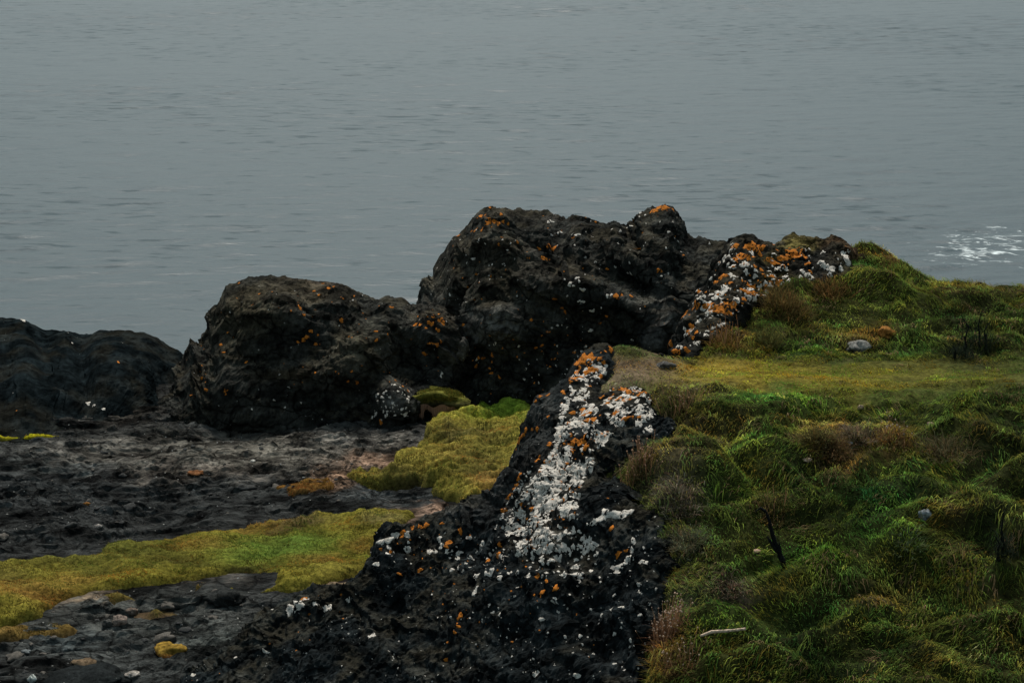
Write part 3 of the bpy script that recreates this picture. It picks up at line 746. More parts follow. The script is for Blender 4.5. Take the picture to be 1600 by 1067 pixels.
scatter(wh, front_bvh, [(770, 840), (940, 800), (935, 870), (930, 900), (760, 900), (740, 870)], 110, .010, .05, r1, 2.2)
scatter(wh, front_bvh, [(600, 835), (760, 830), (770, 900), (700, 900), (600, 880)], 30, .010, .045, r1, 2.2)
scatter(wh, front_bvh, [(740, 880), (1030, 800), (1030, 900), (1000, 1060), (760, 1060)], 130, .006, .022, r1, 2.5)
scatter(wh, front_bvh, [(330, 1060), (560, 920), (740, 880), (760, 1060)], 70, .005, .016, r1, 2.5)
scatter(wh, front_bvh, Z8([(450, 690), (400, 790), (290, 940), (240, 960), (360, 720), (470, 560)]), 60, .01, .03, r1, 2)
spots(wh, front_bvh, [(945, 803, 10), (962, 803, 9), (977, 802, 10), (933, 813, 8), (917, 854, 10), (925, 851, 9), (884, 856, 8), (906, 901, 7.5), (866, 938, 5.5), (967, 885, 7), (965, 897, 6), (958, 890, 6), (983, 872, 6), (988, 860, 5), (1005, 877, 6), (990, 845, 5), (978, 878, 5), (845, 967, 4.5), (838, 1053, 6), (900, 1055, 5),
    (870, 873, 6), (862, 874, 5), (845, 873, 6), (810, 866, 5), (810, 853, 5), (796, 835, 7), (799, 833, 7), (780, 902, 5), (760, 896, 5), (742, 926, 5), (770, 957, 3), (780, 959, 3), (825, 898, 5), (873, 956, 3), (970, 948, 4), (955, 953, 3), (1000, 925, 4), (998, 913, 3),
    (600, 843, 9), (618, 838, 8), (636, 836, 6), (640, 858, 6), (672, 860, 8), (678, 862, 6), (690, 853, 6), (700, 861, 5), (717, 864, 5), (686, 842, 6), (733, 840, 4), (588, 881, 5), (465, 944, 8), (455, 951, 7), (475, 938, 7), (452, 955, 6), (493, 943, 5), (510, 950, 6), (516, 948, 5), (546, 936, 5), (425, 952, 4), (583, 992, 5), (578, 994, 4), (415, 1017, 4), (368, 1027, 3), (302, 1055, 4)], r1)
spots(wh, front_bvh, [(920, 845, 3), (905, 830, 3), (960, 930, 2.5), (940, 960, 2.5), (1000, 960, 3), (985, 1000, 3), (960, 990, 3)], r1)
orr = Crusts()
spots(orr, front_bvh, [(700 + a / 3.335, 540 + b / 3.335, c / 3.335) for a, b, c in
    [(700, 75, 34), (670, 95, 24), (730, 60, 22), (745, 130, 24), (775, 125, 14), (660, 170, 15), (690, 165, 14), (735, 210, 12), (720, 350, 26), (735, 380, 26), (700, 335, 16), (650, 350, 14), (625, 400, 12), (700, 490, 30), (665, 500, 22), (715, 525, 22), (640, 515, 16), (600, 515, 14), (530, 515, 16), (545, 570, 10), (915, 225, 22), (940, 240, 18), (890, 275, 18), (920, 285, 16), (880, 345, 20), (865, 360, 14), (915, 380, 20), (940, 370, 14), (1015, 240, 20), (1030, 225, 14), (1000, 370, 12), (960, 375, 10), (825, 300, 14), (800, 270, 12), (795, 160, 14),
     (370, 490, 18), (385, 470, 16), (360, 510, 16), (405, 440, 14), (440, 437, 14), (465, 433, 14), (480, 262, 14), (515, 260, 14), (455, 290, 10), (600, 240, 16), (375, 670, 11), (368, 695, 12), (358, 725, 12), (345, 745, 12), (325, 775, 14), (312, 795, 10), (290, 855, 15), (475, 660, 12), (465, 595, 14), (475, 580, 10), (505, 605, 10), (530, 605, 9), (590, 710, 9), (590, 745, 9), (270, 1035, 14), (545, 800, 7), (800, 460, 10), (820, 470, 8), (780, 465, 8), (850, 20, 16), (820, 30, 10), (520, 370, 9)]], r1)
spots(orr, front_bvh, [(720, 830, 5), (630, 832, 5), (628, 840, 4), (655, 822, 5), (665, 820, 5), (645, 825, 4), (690, 817, 3), (700, 848, 6), (780, 866, 6), (655, 890, 4), (624, 896, 3), (595, 858, 3), (610, 862, 3), (697, 853, 4), (718, 962, 5), (716, 977, 4), (711, 988, 3), (700, 1003, 3), (697, 1030, 3), (840, 900, 5), (852, 906, 4), (868, 918, 5), (846, 925, 5), (954, 823, 5), (966, 866, 5), (980, 860, 4), (475, 936, 5), (762, 875, 5)], r1)
scatter(orr, front_bvh, BAND, 110, .008, .03, r1, 2, None)
scatter(orr, front_bvh, [(888, 600), (900, 556), (945, 550), (950, 565), (925, 580)], 40, .012, .05, r1, 1.6)
scatter(orr, front_bvh, [(955, 597), (1024, 595), (1030, 625), (950, 625)], 26, .012, .05, r1, 1.6)
scatter(orr, front_bvh, [(600, 830), (760, 800), (860, 900), (840, 1000), (700, 960)], 40, .006, .016, r1, 2, None)
wh.build(front, M_WHITE, 'white_lichen', 170); orr.build(front, M_ORANGE, 'orange_lichen', 90)

# knoll lichen: traced on the [1000,340]-[1600,640] window, scale 2.667
Z4 = lambda l: [(1000 + a / 2.667, 340 + b / 2.667) + tuple(c / 2.667 for c in k) for a, b, *k in l]
r2 = np.random.default_rng(22)
wh, orr = Crusts(), Crusts()
spots(orr, knoll_bvh, Z4([(a, b, c * .82) for a, b, c in [(480, 122, 34), (450, 125, 26), (510, 122, 22), (395, 118, 20), (425, 165, 28), (400, 175, 20), (450, 160, 18), (640, 155, 32), (670, 160, 28), (615, 165, 22), (590, 170, 22), (545, 180, 22), (560, 190, 18), (335, 245, 22), (350, 240, 16), (310, 275, 16), (320, 270, 14), (455, 285, 22), (445, 310, 22), (435, 335, 18), (475, 310, 14), (350, 375, 34), (320, 385, 30), (385, 365, 26), (300, 365, 22), (275, 370, 20), (370, 400, 20), (345, 395, 20), (400, 410, 12), (235, 365, 22), (225, 375, 16), (190, 400, 22), (180, 410, 18), (245, 310, 16), (235, 295, 12), (130, 455, 14), (215, 455, 18), (235, 480, 14), (200, 475, 14), (125, 530, 22), (110, 545, 22), (140, 555, 18), (195, 550, 16), (160, 560, 12), (220, 500, 10), (550, 245, 14), (570, 275, 20), (585, 265, 12), (635, 285, 18), (650, 280, 12), (710, 225, 10), (700, 190, 14), (545, 270, 10), (475, 165, 12), (480, 205, 10), (390, 205, 8)]]), r2, .004)
scatter(orr, knoll_bvh, Z4([(100, 560), (230, 290), (380, 110), (520, 110), (740, 130), (680, 290), (480, 340), (250, 540)]), 60, .01, .035, r2, 2, .9)
spots(wh, knoll_bvh, Z4([(340, 180, 18), (350, 170, 14), (365, 165, 12), (430, 200, 14), (440, 185, 14), (470, 155, 12), (380, 205, 12), (330, 195, 12), (350, 300, 24), (330, 310, 20), (365, 295, 16), (300, 320, 18), (315, 330, 16), (250, 335, 14), (335, 335, 12), (265, 325, 12), (450, 315, 20), (470, 330, 18), (460, 300, 14), (405, 340, 16), (390, 350, 12), (480, 340, 12), (200, 475, 20), (190, 470, 14), (290, 375, 14), (265, 380, 14), (575, 215, 14), (590, 205, 12), (610, 215, 10), (780, 210, 18), (800, 215, 16), (760, 190, 16), (750, 180, 12), (855, 160, 18), (865, 185, 18), (845, 150, 12), (860, 175, 12), (790, 240, 12), (720, 250, 8), (560, 150, 10), (385, 400, 6), (215, 230, 12)]), r2, .003)
scatter(wh, knoll_bvh, Z4([(100, 560), (230, 290), (380, 110), (520, 110), (740, 130), (880, 130), (860, 210), (680, 290), (480, 340), (250, 540)]), 190, .01, .05, r2, 2.0, .8)
wh.build(knoll, M_WHITE, 'white_lichen', 90); orr.build(knoll, M_ORANGE, 'orange_lichen', 90)

# tall rock lichen: window [630,300]-[1130,620], scale 3.2
Z3 = lambda l: [(630 + a / 3.2, 300 + b / 3.2) + tuple(c / 3.2 for c in k) for a, b, *k in l]
r3 = np.random.default_rng(23)
wh, orr = Crusts(), Crusts()
spots(orr, tall_bvh, Z3([(390, 125, 14), (410, 120, 10), (430, 140, 16), (420, 155, 14), (455, 150, 16), (475, 160, 12), (490, 110, 10), (500, 150, 10), (525, 160, 8), (275, 220, 12), (360, 192, 14), (395, 190, 10), (340, 197, 8), (1250, 90, 20), (1280, 78, 22), (1310, 75, 22), (1335, 82, 18), (1260, 100, 12), (1350, 90, 10), (755, 280, 16), (730, 270, 12), (680, 285, 10), (700, 335, 14), (720, 338, 10), (1065, 522, 16), (1090, 515, 12), (1140, 520, 10), (755, 535, 10), (795, 580, 7), (810, 600, 8), (1018, 622, 8), (985, 655, 7), (640, 640, 8), (1275, 392, 10), (1290, 395, 8), (1020, 385, 8), (850, 230, 8), (400, 80, 10), (430, 75, 10), (380, 85, 8), (470, 75, 8), (300, 665, 8), (435, 720, 7), (445, 815, 9), (400, 830, 9), (375, 830, 9), (365, 870, 10), (430, 880, 8), (440, 905, 9), (480, 925, 8), (655, 955, 5), (300, 770, 8), (230, 930, 8), (1400, 320, 7)]), r3)
spots(wh, tall_bvh, Z3([(740, 147, 10), (725, 152, 9), (748, 150, 7), (378, 240, 6), (365, 190, 6), (350, 335, 9), (318, 355, 5), (770, 268, 7), (790, 202, 8), (775, 205, 7), (865, 215, 8), (880, 212, 7), (845, 212, 6), (858, 267, 5), (945, 224, 5), (910, 330, 7), (1045, 185, 8), (1085, 195, 9), (1075, 258, 6), (1120, 180, 8), (1140, 170, 8), (1200, 90, 8), (1185, 105, 7), (1210, 115, 6), (1180, 125, 6), (1327, 200, 7), (1350, 150, 4), (1358, 232, 4), (1530, 257, 7), (1140, 410, 9), (1125, 405, 7), (1310, 415, 7), (1290, 420, 6), (1325, 408, 6), (870, 430, 10), (880, 445, 8), (835, 455, 9), (830, 468, 8), (850, 470, 7), (895, 490, 10), (905, 488, 7), (895, 547, 9), (880, 545, 7), (905, 550, 6), (950, 592, 10), (940, 595, 8), (820, 520, 5), (820, 678, 5), (940, 690, 8), (930, 695, 6), (1020, 520, 9), (1040, 515, 8), (1185, 585, 4), (1145, 740, 6), (990, 580, 4), (770, 770, 4), (435, 440, 6), (960, 350, 6), (1060, 375, 6), (1390, 300, 5)]), r3)
scatter(wh, tall_bvh, [(700, 340), (1060, 330), (1060, 560), (900, 600), (760, 600), (680, 420)], 80, .012, .03, r3, 2.5, .7)
scatter(orr, tall_bvh, [(680, 340), (1060, 330), (1060, 560), (900, 600), (740, 600)], 60, .012, .035, r3, 2.5, .7)
wh.build(tall_rock, M_WHITE, 'white_lichen', 60); orr.build(tall_rock, M_ORANGE, 'orange_lichen', 55)
Z2 = lambda l: [(250 + a / 3.2, 380 + b / 3.2) + tuple(c / 3.2 for c in k) for a, b, *k in l]
r4 = np.random.default_rng(24)
wh, orr = Crusts(), Crusts()
spots(orr, dome_bvh, Z2([(395, 200, 7), (795, 258, 9), (842, 227, 10), (770, 240, 7), (868, 218, 7), (815, 202, 6), (700, 325, 11), (722, 358, 9), (905, 387, 11), (910, 275, 7), (970, 265, 6), (755, 440, 10), (735, 470, 12), (715, 485, 10), (690, 495, 8), (780, 505, 9), (790, 458, 6), (303, 507, 9), (208, 673, 9), (232, 733, 10), (325, 750, 9), (153, 760, 6), (1155, 320, 9), (1080, 440, 9), (1138, 457, 6), (1280, 410, 15), (1300, 408, 10), (1345, 397, 10), (1360, 405, 12), (1365, 367, 9), (1400, 385, 14), (1415, 400, 12), (1397, 355, 9), (1390, 435, 11), (1330, 425, 7), (1345, 500, 9), (1370, 505, 11), (1385, 512, 9), (1405, 492, 8), (1320, 552, 11), (1082, 485, 8), (985, 695, 11), (1105, 895, 10), (1515, 515, 8), (1520, 410, 12), (1240, 738, 10), (1215, 715, 8), (495, 255, 6)]), r4)
spots(wh, dome_bvh, Z2([(965, 285, 4), (1010, 262, 4), (1000, 245, 4), (350, 345, 5), (598, 655, 4), (625, 820, 4), (705, 797, 4), (460, 830, 4), (570, 785, 3), (645, 720, 3), (1225, 855, 12), (1240, 780, 10), (1245, 770, 8), (1210, 830, 8), (1150, 770, 8), (1165, 800, 7), (1110, 770, 8), (1130, 740, 6), (1190, 740, 6), (1080, 850, 9), (1060, 870, 8), (1410, 650, 8), (1405, 665, 7), (1175, 860, 6), (1200, 720, 6)]), r4)
scatter(orr, dome_bvh, [(300, 480), (400, 440), (600, 470), (720, 500), (740, 600), (640, 600), (300, 620)], 50, .01, .03, r4, 2.5, .7)
scatter(wh, dome_bvh, [(590, 600), (640, 595), (645, 650), (580, 660)], 40, .01, .035, r4, 2)
wh.build(dome_rock, M_WHITE, 'white_lichen', 40); orr.build(dome_rock, M_ORANGE, 'orange_lichen', 50)
wh, orr = Crusts(), Crusts()
spots(orr, left_bvh, [(185, 566, 3)], r4); spots(wh, left_bvh, [(113, 536, 2.5), (138, 631, 4), (146, 634, 3), (162, 639, 3), (36, 500, 5)], r4)
wh.build(left_rock, M_WHITE, 'white_lichen', 10); orr.build(left_rock, M_ORANGE, 'orange_lichen', 5)

# ------------------------------------------------------------------ grass blades
def blades(name, root, col, length, width, lean, lean_amt, parent=None, mat=None, seed=0, curl=.5):
    """root (n,3) base points, lean (n,2) horizontal direction"""
    r = np.random.default_rng(seed); n = len(root)
    a = r.random(n) * 2 * math.pi
    side = np.stack((np.cos(a), np.sin(a), np.zeros(n)), 1) * (width * (.7 + .6 * r.random(n)))[:, None] * .5
    up = np.zeros((n, 3)); up[:, 2] = 1
    ld = np.concatenate((lean, np.zeros((n, 1))), 1)
    d1 = up + ld * lean_amt[:, None] * .6; d1 /= np.linalg.norm(d1, axis=1)[:, None]
    d2 = up * (1 - curl) + ld * (lean_amt * 1.5)[:, None]; d2 /= np.linalg.norm(d2, axis=1)[:, None]
    m = root + d1 * (length * .5)[:, None]; t = m + d2 * (length * .55)[:, None]
    V = np.stack((root - side, root + side, m + side * .8, m - side * .8, t), 1).reshape(-1, 3)
    i = np.arange(n)[:, None] * 5
    F = np.concatenate((i + (0, 1, 2), i + (0, 2, 3), i + (3, 2, 4)), 0)
    C = np.repeat(col, 5, 0)
    return mesh_from(name, V, F, mat or M_GRASS, parent, color=C)
def vary(c, r, hue=.25, val=.35):
    n = len(c)
    v = np.exp(r.normal(0, val, n))
    c = c * v[:, None]
    c = c * np.exp(r.normal(0, hue, (n, 1)) * np.array((1, -.15, -.3)))
    return np.clip(c, .003, .6)

def build_hill_grass():
    r = np.random.default_rng(31)
    n = 520000
    x = r.uniform(-1.2, 10.5, n); y = r.uniform(17.5, 33.6, n)
    z = gsample(HG, x, y)
    V = np.stack((x, y, z), 1)
    pix, s1, s2 = hill_masks(V)
    ok = (pix[:, 0] > 880) & (pix[:, 0] < 1760) & (pix[:, 1] < 1180)
    ok &= ~((s1 > 2) & (y < 28.5)) & ~((s2 > 1) & (y > 27.6)) & ~((y > 28.5) & (x < 1.9))
    w = fbm(V * (1, 1, 0), 3.5, 2)
    ok &= r.random(n) < (.62 + .5 * w)
    V, pix = V[ok], pix[ok]; n = len(V)
    c = paint(pix, (.045, .05, .018), GRASS_BLOBS, V)
    c = c * np.array((2.3, 2.75, 1.5))
    q = V * (1, 1.25, 0); q = q + .12 * np.stack((perlin(q * 3), perlin(q * 3 + 7), 0 * q[:, 0]), 1)
    d1, d2 = worley(q, 1.9)
    cid = perlin(V * (1.9, 2.4, 0) + 50)
    tone = fbm(V * (1, 1.4, 0), 2.2, 3)
    notbench = 1 - smooth(25.2, 26.0, V[:, 1]) * smooth(28.6, 28.0, V[:, 1])
    c = c * np.clip(1 + .8 * tone * (.4 + .6 * notbench), .3, 2.0)[:, None]
    c = c * np.exp(.9 * cid * notbench)[:, None] * np.exp(np.clip(perlin(V * (1.4, 1.8, 0) + 80), -.6, .6)[:, None] * np.array((.9, 0, -.2)))
    c = vary(c, r, .15, .25)
    straw = r.random(n) < .008 + .04 * smooth(.1, .6, fbm(V, 1.1, 2))
    c[straw] = np.array((.20, .14, .06)) * r.uniform(.4, 1.0, (straw.sum(), 1))
    lump = fbm(V * (1, 1, 0) + 5, 1.7, 2)
    bench = smooth(25.2, 26.0, V[:, 1]) * smooth(28.6, 28.0, V[:, 1])
    L = (.045 + .11 * r.random(n) ** 2) * np.clip(1.05 + .9 * lump, .45, 2.1) * (1 - .55 * bench)
    ang = R(-115) + 1.5 * perlin(V * (.9, .9, 0) + 3) * 1.6 + r.normal(0, .5, n)
    lean = np.stack((np.cos(ang), np.sin(ang)), 1)
    o = blades('grass', V - (0, 0, .01), c, L, np.full(n, .0085), lean, .6 + 1.3 * r.random(n), seed=1)
    stuff(o, 'mixed green and straw coloured grass covering the hillside on the right', 'grass')
build_hill_grass()
def build_lying_grass():
    """long flattened strands in tufts, combed by the wind over the hummocks"""
    r = np.random.default_rng(37)
    nt, per = 10500, 15
    x = r.uniform(.2, 10.2, nt); y = r.uniform(17.8, 33.2, nt)
    V = np.stack((x, y, gsample(HG, x, y)), 1)
    pix, s1, s2 = hill_masks(V)
    bench = smooth(25.2, 26.0, y) * smooth(28.6, 28.0, y)
    ok = (pix[:, 0] > 900) & (pix[:, 0] < 1720) & (pix[:, 1] < 1150) & ~((s1 > -3) & (y < 28.5)) & ~((s2 > -3) & (y > 27.6)) & ~((y > 28.5) & (x < 2.1)) & (r.random(nt) > .85 * bench) & (r.random(nt) < .55 + 1.1 * fbm(V * (1, 1.3, 0) + 12, .9, 3))
    V, pix, bench = V[ok], pix[ok], bench[ok]; nt = len(V)
    c = paint(pix, (.045, .05, .018), GRASS_BLOBS, V) * np.array((2.3, 2.75, 1.5))
    c = c * np.array((1.12, 1.05, .9)) * np.exp(r.normal(0, .55, (nt, 1))) * np.exp(r.normal(0, .22, (nt, 1)) * np.array((1, -.2, -.2)))
    st = r.random(nt) < .12
    c[st] = np.array((.24, .165, .085)) * r.uniform(.5, 1.1, (st.sum(), 1))
    ang = R(-120) + 2.6 * perlin(V * (.7, .7, 0) + 3) + r.normal(0, .35, nt)
    k = np.repeat(np.arange(nt), per); n = len(k)
    a = ang[k] + r.normal(0, .3, n)
    root = V[k] + np.stack((r.normal(0, .055, n), r.normal(0, .055, n), 0 * a), 1)
    root[:, 2] = gsample(HG, root[:, 0], root[:, 1])
    L = r.uniform(.05, .165, n) * (1 - .4 * bench[k])
    d = np.stack((np.cos(a), np.sin(a)), 1)
    def at(f):
        q = root[:, :2] + d * (L * f)[:, None]
        return np.stack((q[:, 0], q[:, 1], gsample(HG, q[:, 0], q[:, 1])), 1)
    m, t = at(.5), at(1.0)
    m[:, 2] = np.maximum(m[:, 2], root[:, 2] * .5 + t[:, 2] * .5) + L * r.uniform(.22, .45, n); t[:, 2] += .02 + .03 * r.random(n)
    w = np.stack((-d[:, 1], d[:, 0], 0 * a), 1) * r.uniform(.0025, .005, (n, 1))
    VV = np.stack((root - w, root + w, m + w * .9, m - w * .9, t), 1).reshape(-1, 3)
    i = np.arange(n)[:, None] * 5
    F = np.concatenate((i + (0, 1, 2), i + (0, 2, 3), i + (3, 2, 4)), 0)
    cc = np.clip(c[k] * np.exp(r.normal(0, .2, (n, 1))), .003, .6)
    o = mesh_from('lying_grass', VV, F, M_GRASS, color=np.repeat(cc, 5, 0))
    stuff(o, 'long flattened strands of wind combed grass over the hummocky right slope', 'grass')
build_lying_grass()

# ------------------------------------------------------------------ turf mats on the ledge
def turf(name, poly, label, base, blobs, thick, yrange, seed, step=.035, lump=.06, blade=(.02, .05), dens=2600, soft=16, rough=8):
    q = np.array([P(px, py, 0.1 + 30) for px, py in poly])
    def ground_pt(px, py):
        d = ray(px, py); t = (14.56 - CAM_Z) / d.z
        return ORIGIN + d * t
    pts = np.array([ground_pt(*p) for p in poly]); lo, hi = pts.min(0) - .3, pts.max(0) + .3
    xs = np.arange(lo[0], hi[0], step); ys = np.arange(lo[1], hi[1], step * 1.2)
    X, Y = np.meshgrid(xs, ys, indexing='ij'); x, y = X.ravel(), Y.ravel()
    V = np.stack((x, y, ledge_base(x, y)), 1)
    w = np.stack((fbm(V, 1.3, 4, .6), fbm(V + 40, 1.3, 4, .6)), 1) * (rough * 2.2, rough)
    pix = proj(V * (1, 1, 0) + (0, 0, 14.56))
    s = 95 * sdf(pts[:, :2], V[:, :2] + w / 95) + (2.2 * rough / 5) * fbm(V, 5, 3, .6)
    edge = smooth(-4, soft, s)
    lum = fbm(V * (1, 1.3, 0) + seed, 1.6, 3) + .6 * fbm(V * (1, 1.3, 0) + seed, 4, 2)
    sink = .10 if thick < .09 else .2
    V[:, 2] += -sink + (sink + thick) * edge + lump * lum * edge
    keep = s > -10
    c0 = paint(pix, base, blobs, V, 10, seed)
    F = grid_faces(len(xs), len(ys), keep)
    cs = c0 * np.clip(.8 + .4 * lum, .3, 1.3)[:, None] * .85
    rim = (smooth(soft * .9, 0, s) * np.clip(.8 + fbm(V, 3, 3), 0, 1))[:, None]
    cs = cs * (1 - rim) + np.array((.05, .034, .02)) * rim
    Z = V[:, 2].reshape(len(xs), len(ys)); S = s.reshape(len(xs), len(ys))
    V2, F, cs = compact(V, F, cs)
    o = mesh_from(name, V2, F, M_SOIL, color=cs)
    r = np.random.default_rng(int(seed) + 50)
    n = int(dens * (hi[0] - lo[0]) * (hi[1] - lo[1]))
    bx = r.uniform(lo[0], hi[0] - step * 2, n); by = r.uniform(lo[1], hi[1] - step * 3, n)
    ss = gsample((xs, ys, S), bx, by); bz = gsample((xs, ys, Z), bx, by)
    B = np.stack((bx, by, bz), 1)
    ok = (ss + min(9, soft * .5) * perlin(B * 6) > 1) & (r.random(n) < .7 + .5 * perlin(B * 4))
    B = B[ok]; n = len(B)
    c = paint(proj(B * (1, 1, 0) + (0, 0, 14.5)), base, blobs, B, 10, seed)
    c = c * np.clip(1 + 1.1 * (fbm(B * (1, 1.9, 0) + seed, 1.8, 4, .6)), .25, 1.9)[:, None]
    c = c * np.exp(.8 * np.clip(perlin(B * (1.3, 2.2, 0) + seed + 9), -.6, .6)[:, None] * np.array((.8, -.1, 0)))
    c = vary(c, r, .18, .25)
    L = blade[0] + (blade[1] - blade[0]) * r.random(n) ** 1.5
    L *= np.clip(1 + .8 * perlin(B * 2.2), .5, 2)
    ang = R(-100) + r.normal(0, .9, n)
    stuff(blades('grass', B - (0, 0, .006), c, L, np.full(n, .009), np.stack((np.cos(ang), np.sin(ang)), 1), .3 + .8 * r.random(n), parent=o, seed=int(seed)))
    return tag(o, label, 'grass', 'turf mats on the lower ledge')
YG, BG, OG, DG = (.148, .128, .020), (.075, .135, .022), (.18, .10, .024), (.055, .052, .014)
turf('turf_mat', MAT_A,
     'long low mat of yellow green turf lying across the lower left ledge', YG,
     [(420, 860, 100, 26, BG, .75), (470, 838, 60, 16, BG, .7), (200, 860, 90, 20, (.085, .095, .022), .6), (60, 930, 90, 22, OG, .8), (380, 812, 90, 10, OG, .6), (90, 870, 80, 12, (.10, .095, .022), .6), (540, 900, 60, 16, (.15, .125, .024), .6), (320, 850, 50, 12, OG, .5), (600, 812, 40, 8, (.15, .12, .05), .7), (280, 880, 60, 8, DG, .6), (0, 900, 60, 20, (.09, .075, .02), .6), (500, 880, 50, 8, OG, .6), (250, 835, 50, 6, OG, .6), (470, 812, 50, 6, (.10, .07, .04), .7), (150, 890, 60, 8, (.10, .09, .02), .6), (380, 890, 40, 6, (.03, .03, .012), .8), (560, 850, 30, 10, OG, .5), (120, 905, 40, 8, OG, .6)],
     .09, None, 1, soft=34, rough=9, lump=.07)
turf('turf_mat', MAT_B,
     'turf bank with greener top leaning against the foot of the lichen ridge', (.22, .185, .036),
     [(780, 645, 75, 20, (.21, .32, .035), .92), (690, 668, 40, 9, (.26, .22, .035), .8), (720, 692, 60, 10, (.085, .07, .03), .75), (760, 705, 40, 12, (.14, .12, .03), .6), (700, 722, 50, 16, (.18, .13, .03), .6), (740, 760, 40, 8, (.06, .05, .02), .6), (600, 738, 50, 10, (.07, .05, .018), .7), (750, 740, 40, 20, (.12, .10, .03), .6), (770, 770, 30, 14, (.30, .17, .05), .8), (690, 760, 30, 14, (.15, .12, .022), .6), (640, 748, 40, 8, (.03, .03, .012), .6)],
     .20, None, 2, lump=.15, blade=(.025, .07))
turf('turf_mat', [(420, 756), (440, 748), (470, 742), (520, 741), (532, 752), (520, 768), (480, 774), (440, 768)],
     'small rust brown turf cushion standing alone on the grey bedrock', (.14, .075, .02),
     [(440, 757, 20, 8, (.20, .095, .02), .7), (500, 755, 20, 8, (.19, .085, .018), .7)], .10, None, 3, step=.025, lump=.10, blade=(.03, .07), soft=16, rough=5)
turf('turf_mat', [(-200, 1015), (-60, 985), (0, 975), (40, 968), (110, 962), (130, 972), (90, 985), (20, 998), (-60, 1015), (-180, 1035)],
     'thin ochre strip of turf below the long mat at the left edge', (.13, .085, .024), [], .05, None, 4, soft=16, rough=7)
turf('turf_mat', [(500, 917), (540, 912), (600, 900), (610, 912), (560, 925), (510, 926)], 'narrow pinkish brown grass fringe where the turf meets the black rock', (.13, .095, .06), [], .05, None, 5, soft=7, rough=4)
turf('turf_mat', [(-120, 712), (0, 697), (50, 691), (96, 686), (97, 689), (50, 696), (0, 703), (-120, 720)], 'thin bright yellow green streak of moss along the foot of the left black rock', (.32, .28, .012), [], .10, None, 9, soft=3, rough=1.2, step=.025)
for k, (poly, lab) in enumerate([([(285, 905), (330, 902), (350, 910), (310, 916)], 'tiny olive turf scrap on gravel just below the long turf mat'),
        ([(215, 938), (240, 934), (262, 938), (240, 944)], 'tiny ochre turf scrap on gravel above the pale stone'),
        ([(150, 921), (190, 916), (215, 922), (180, 930)], 'tiny green turf scrap beside the torn edge of the long mat')]):
    turf('turf_mat', poly, lab, (.11, .085, .022), [], .03, None, 6 + k, soft=10, rough=4)

# ------------------------------------------------------------------ grit and chips strewn over the bedrock
def build_gravel():
    r = np.random.default_rng(61); n = 16000
    x = r.uniform(-10, 1.5, n); y = r.uniform(22, 37, n)
    V = np.stack((x, y, ledge_height(x, y)), 1)
    pix = proj(V)
    den = .35 + 1.3 * fbm(V * (1, 1.6, 0) + 4, .8, 3)
    ok = (r.random(n) < den) & (sdf(MAT_A, pix) < -4) & (sdf(MAT_B, pix) < -4)
    V = V[ok]; n = len(V)
    tone = np.array([(.03, .03, .03), (.055, .055, .05), (.09, .08, .068), (.16, .14, .12), (.3, .29, .27)])[np.minimum(4, (r.random(n) ** 1.8 * 5).astype(int))]
    tone = tone * r.uniform(.6, 1.3, (n, 1))
    sz = .006 + .020 * r.random(n) ** 3
    oct_ = np.array([(1, 0, 0), (-1, 0, 0), (0, 1, 0), (0, -1, 0), (0, 0, .7), (0, 0, -.6)])
    of = np.array([(0, 2, 4), (2, 1, 4), (1, 3, 4), (3, 0, 4), (2, 0, 5), (1, 2, 5), (3, 1, 5), (0, 3, 5)])
    a = r.random(n) * 6.28; ca, sa = np.cos(a)[:, None], np.sin(a)[:, None]
    o = oct_[None] * r.uniform(.6, 1.5, (n, 6, 1)) * (1, .7, 1)
    o = np.stack((o[..., 0] * ca - o[..., 1] * sa, o[..., 0] * sa + o[..., 1] * ca, o[..., 2]), -1) * sz[:, None, None]
    G = (V[:, None] + o + (0, 0, .004)).reshape(-1, 3)
    F = (np.arange(n)[:, None, None] * 6 + of[None]).reshape(-1, 3)
    stuff(mesh_from('gravel', G, F, M_STONE, smooth_sh=False, color=np.repeat(tone, 6, 0)), 'fine grey grit and chips strewn over the bedrock of the lower ledge', 'gravel')
build_gravel()

# ------------------------------------------------------------------ stones
def stone(name, loc, size, mat, col, seed, label, cat='stone', group=None, top=None, sub=12, rough=.35, rot=0):
    nu, nv = sub * 2, sub
    u = np.linspace(0, 2 * math.pi, nu, endpoint=False); v = np.linspace(0, math.pi, nv)
    U, W = np.meshgrid(u, v, indexing='ij')
    D = np.stack((np.cos(U) * np.sin(W), np.sin(U) * np.sin(W), np.cos(W)), -1).reshape(-1, 3)
    q = D + seed * 7.7
    h = 1 + rough * fbm(q, 1.1, 3) + .3 * rough * (.5 - worley(q, 1.8)[0])
    h = h + .8 * rough * facets(q, 1.1)
    V = D * np.clip(h, .55, 1.5)[:, None] * np.asarray(size)
    ca, sa = math.cos(rot), math.sin(rot)
    V = V @ np.array(((ca, sa, 0), (-sa, ca, 0), (0, 0, 1)))
    i = np.arange(nu * nv).reshape(nu, nv); j = np.roll(i, -1, 0)
    F = np.stack((i[:, :-1], i[:, 1:], j[:, 1:], j[:, :-1]), -1).reshape(-1, 4)
    c = np.tile(np.asarray(col, float), (len(V), 1)) * np.clip(1 + .6 * fbm(D + seed, 2, 3), .4, 1.7)[:, None]
    if top is not None:
        k = smooth(-.1, .35, D[:, 2] + .4 * fbm(D + seed, 1.5, 2))[:, None]
        c = c * (1 - k) + np.asarray(top) * k * np.clip(1 + .5 * fbm(D + seed, 3, 2), .5, 1.5)[:, None]
    o = mesh_from(name, V, F, mat, color=c)
    o.location = loc
    return tag(o, label, cat, group)
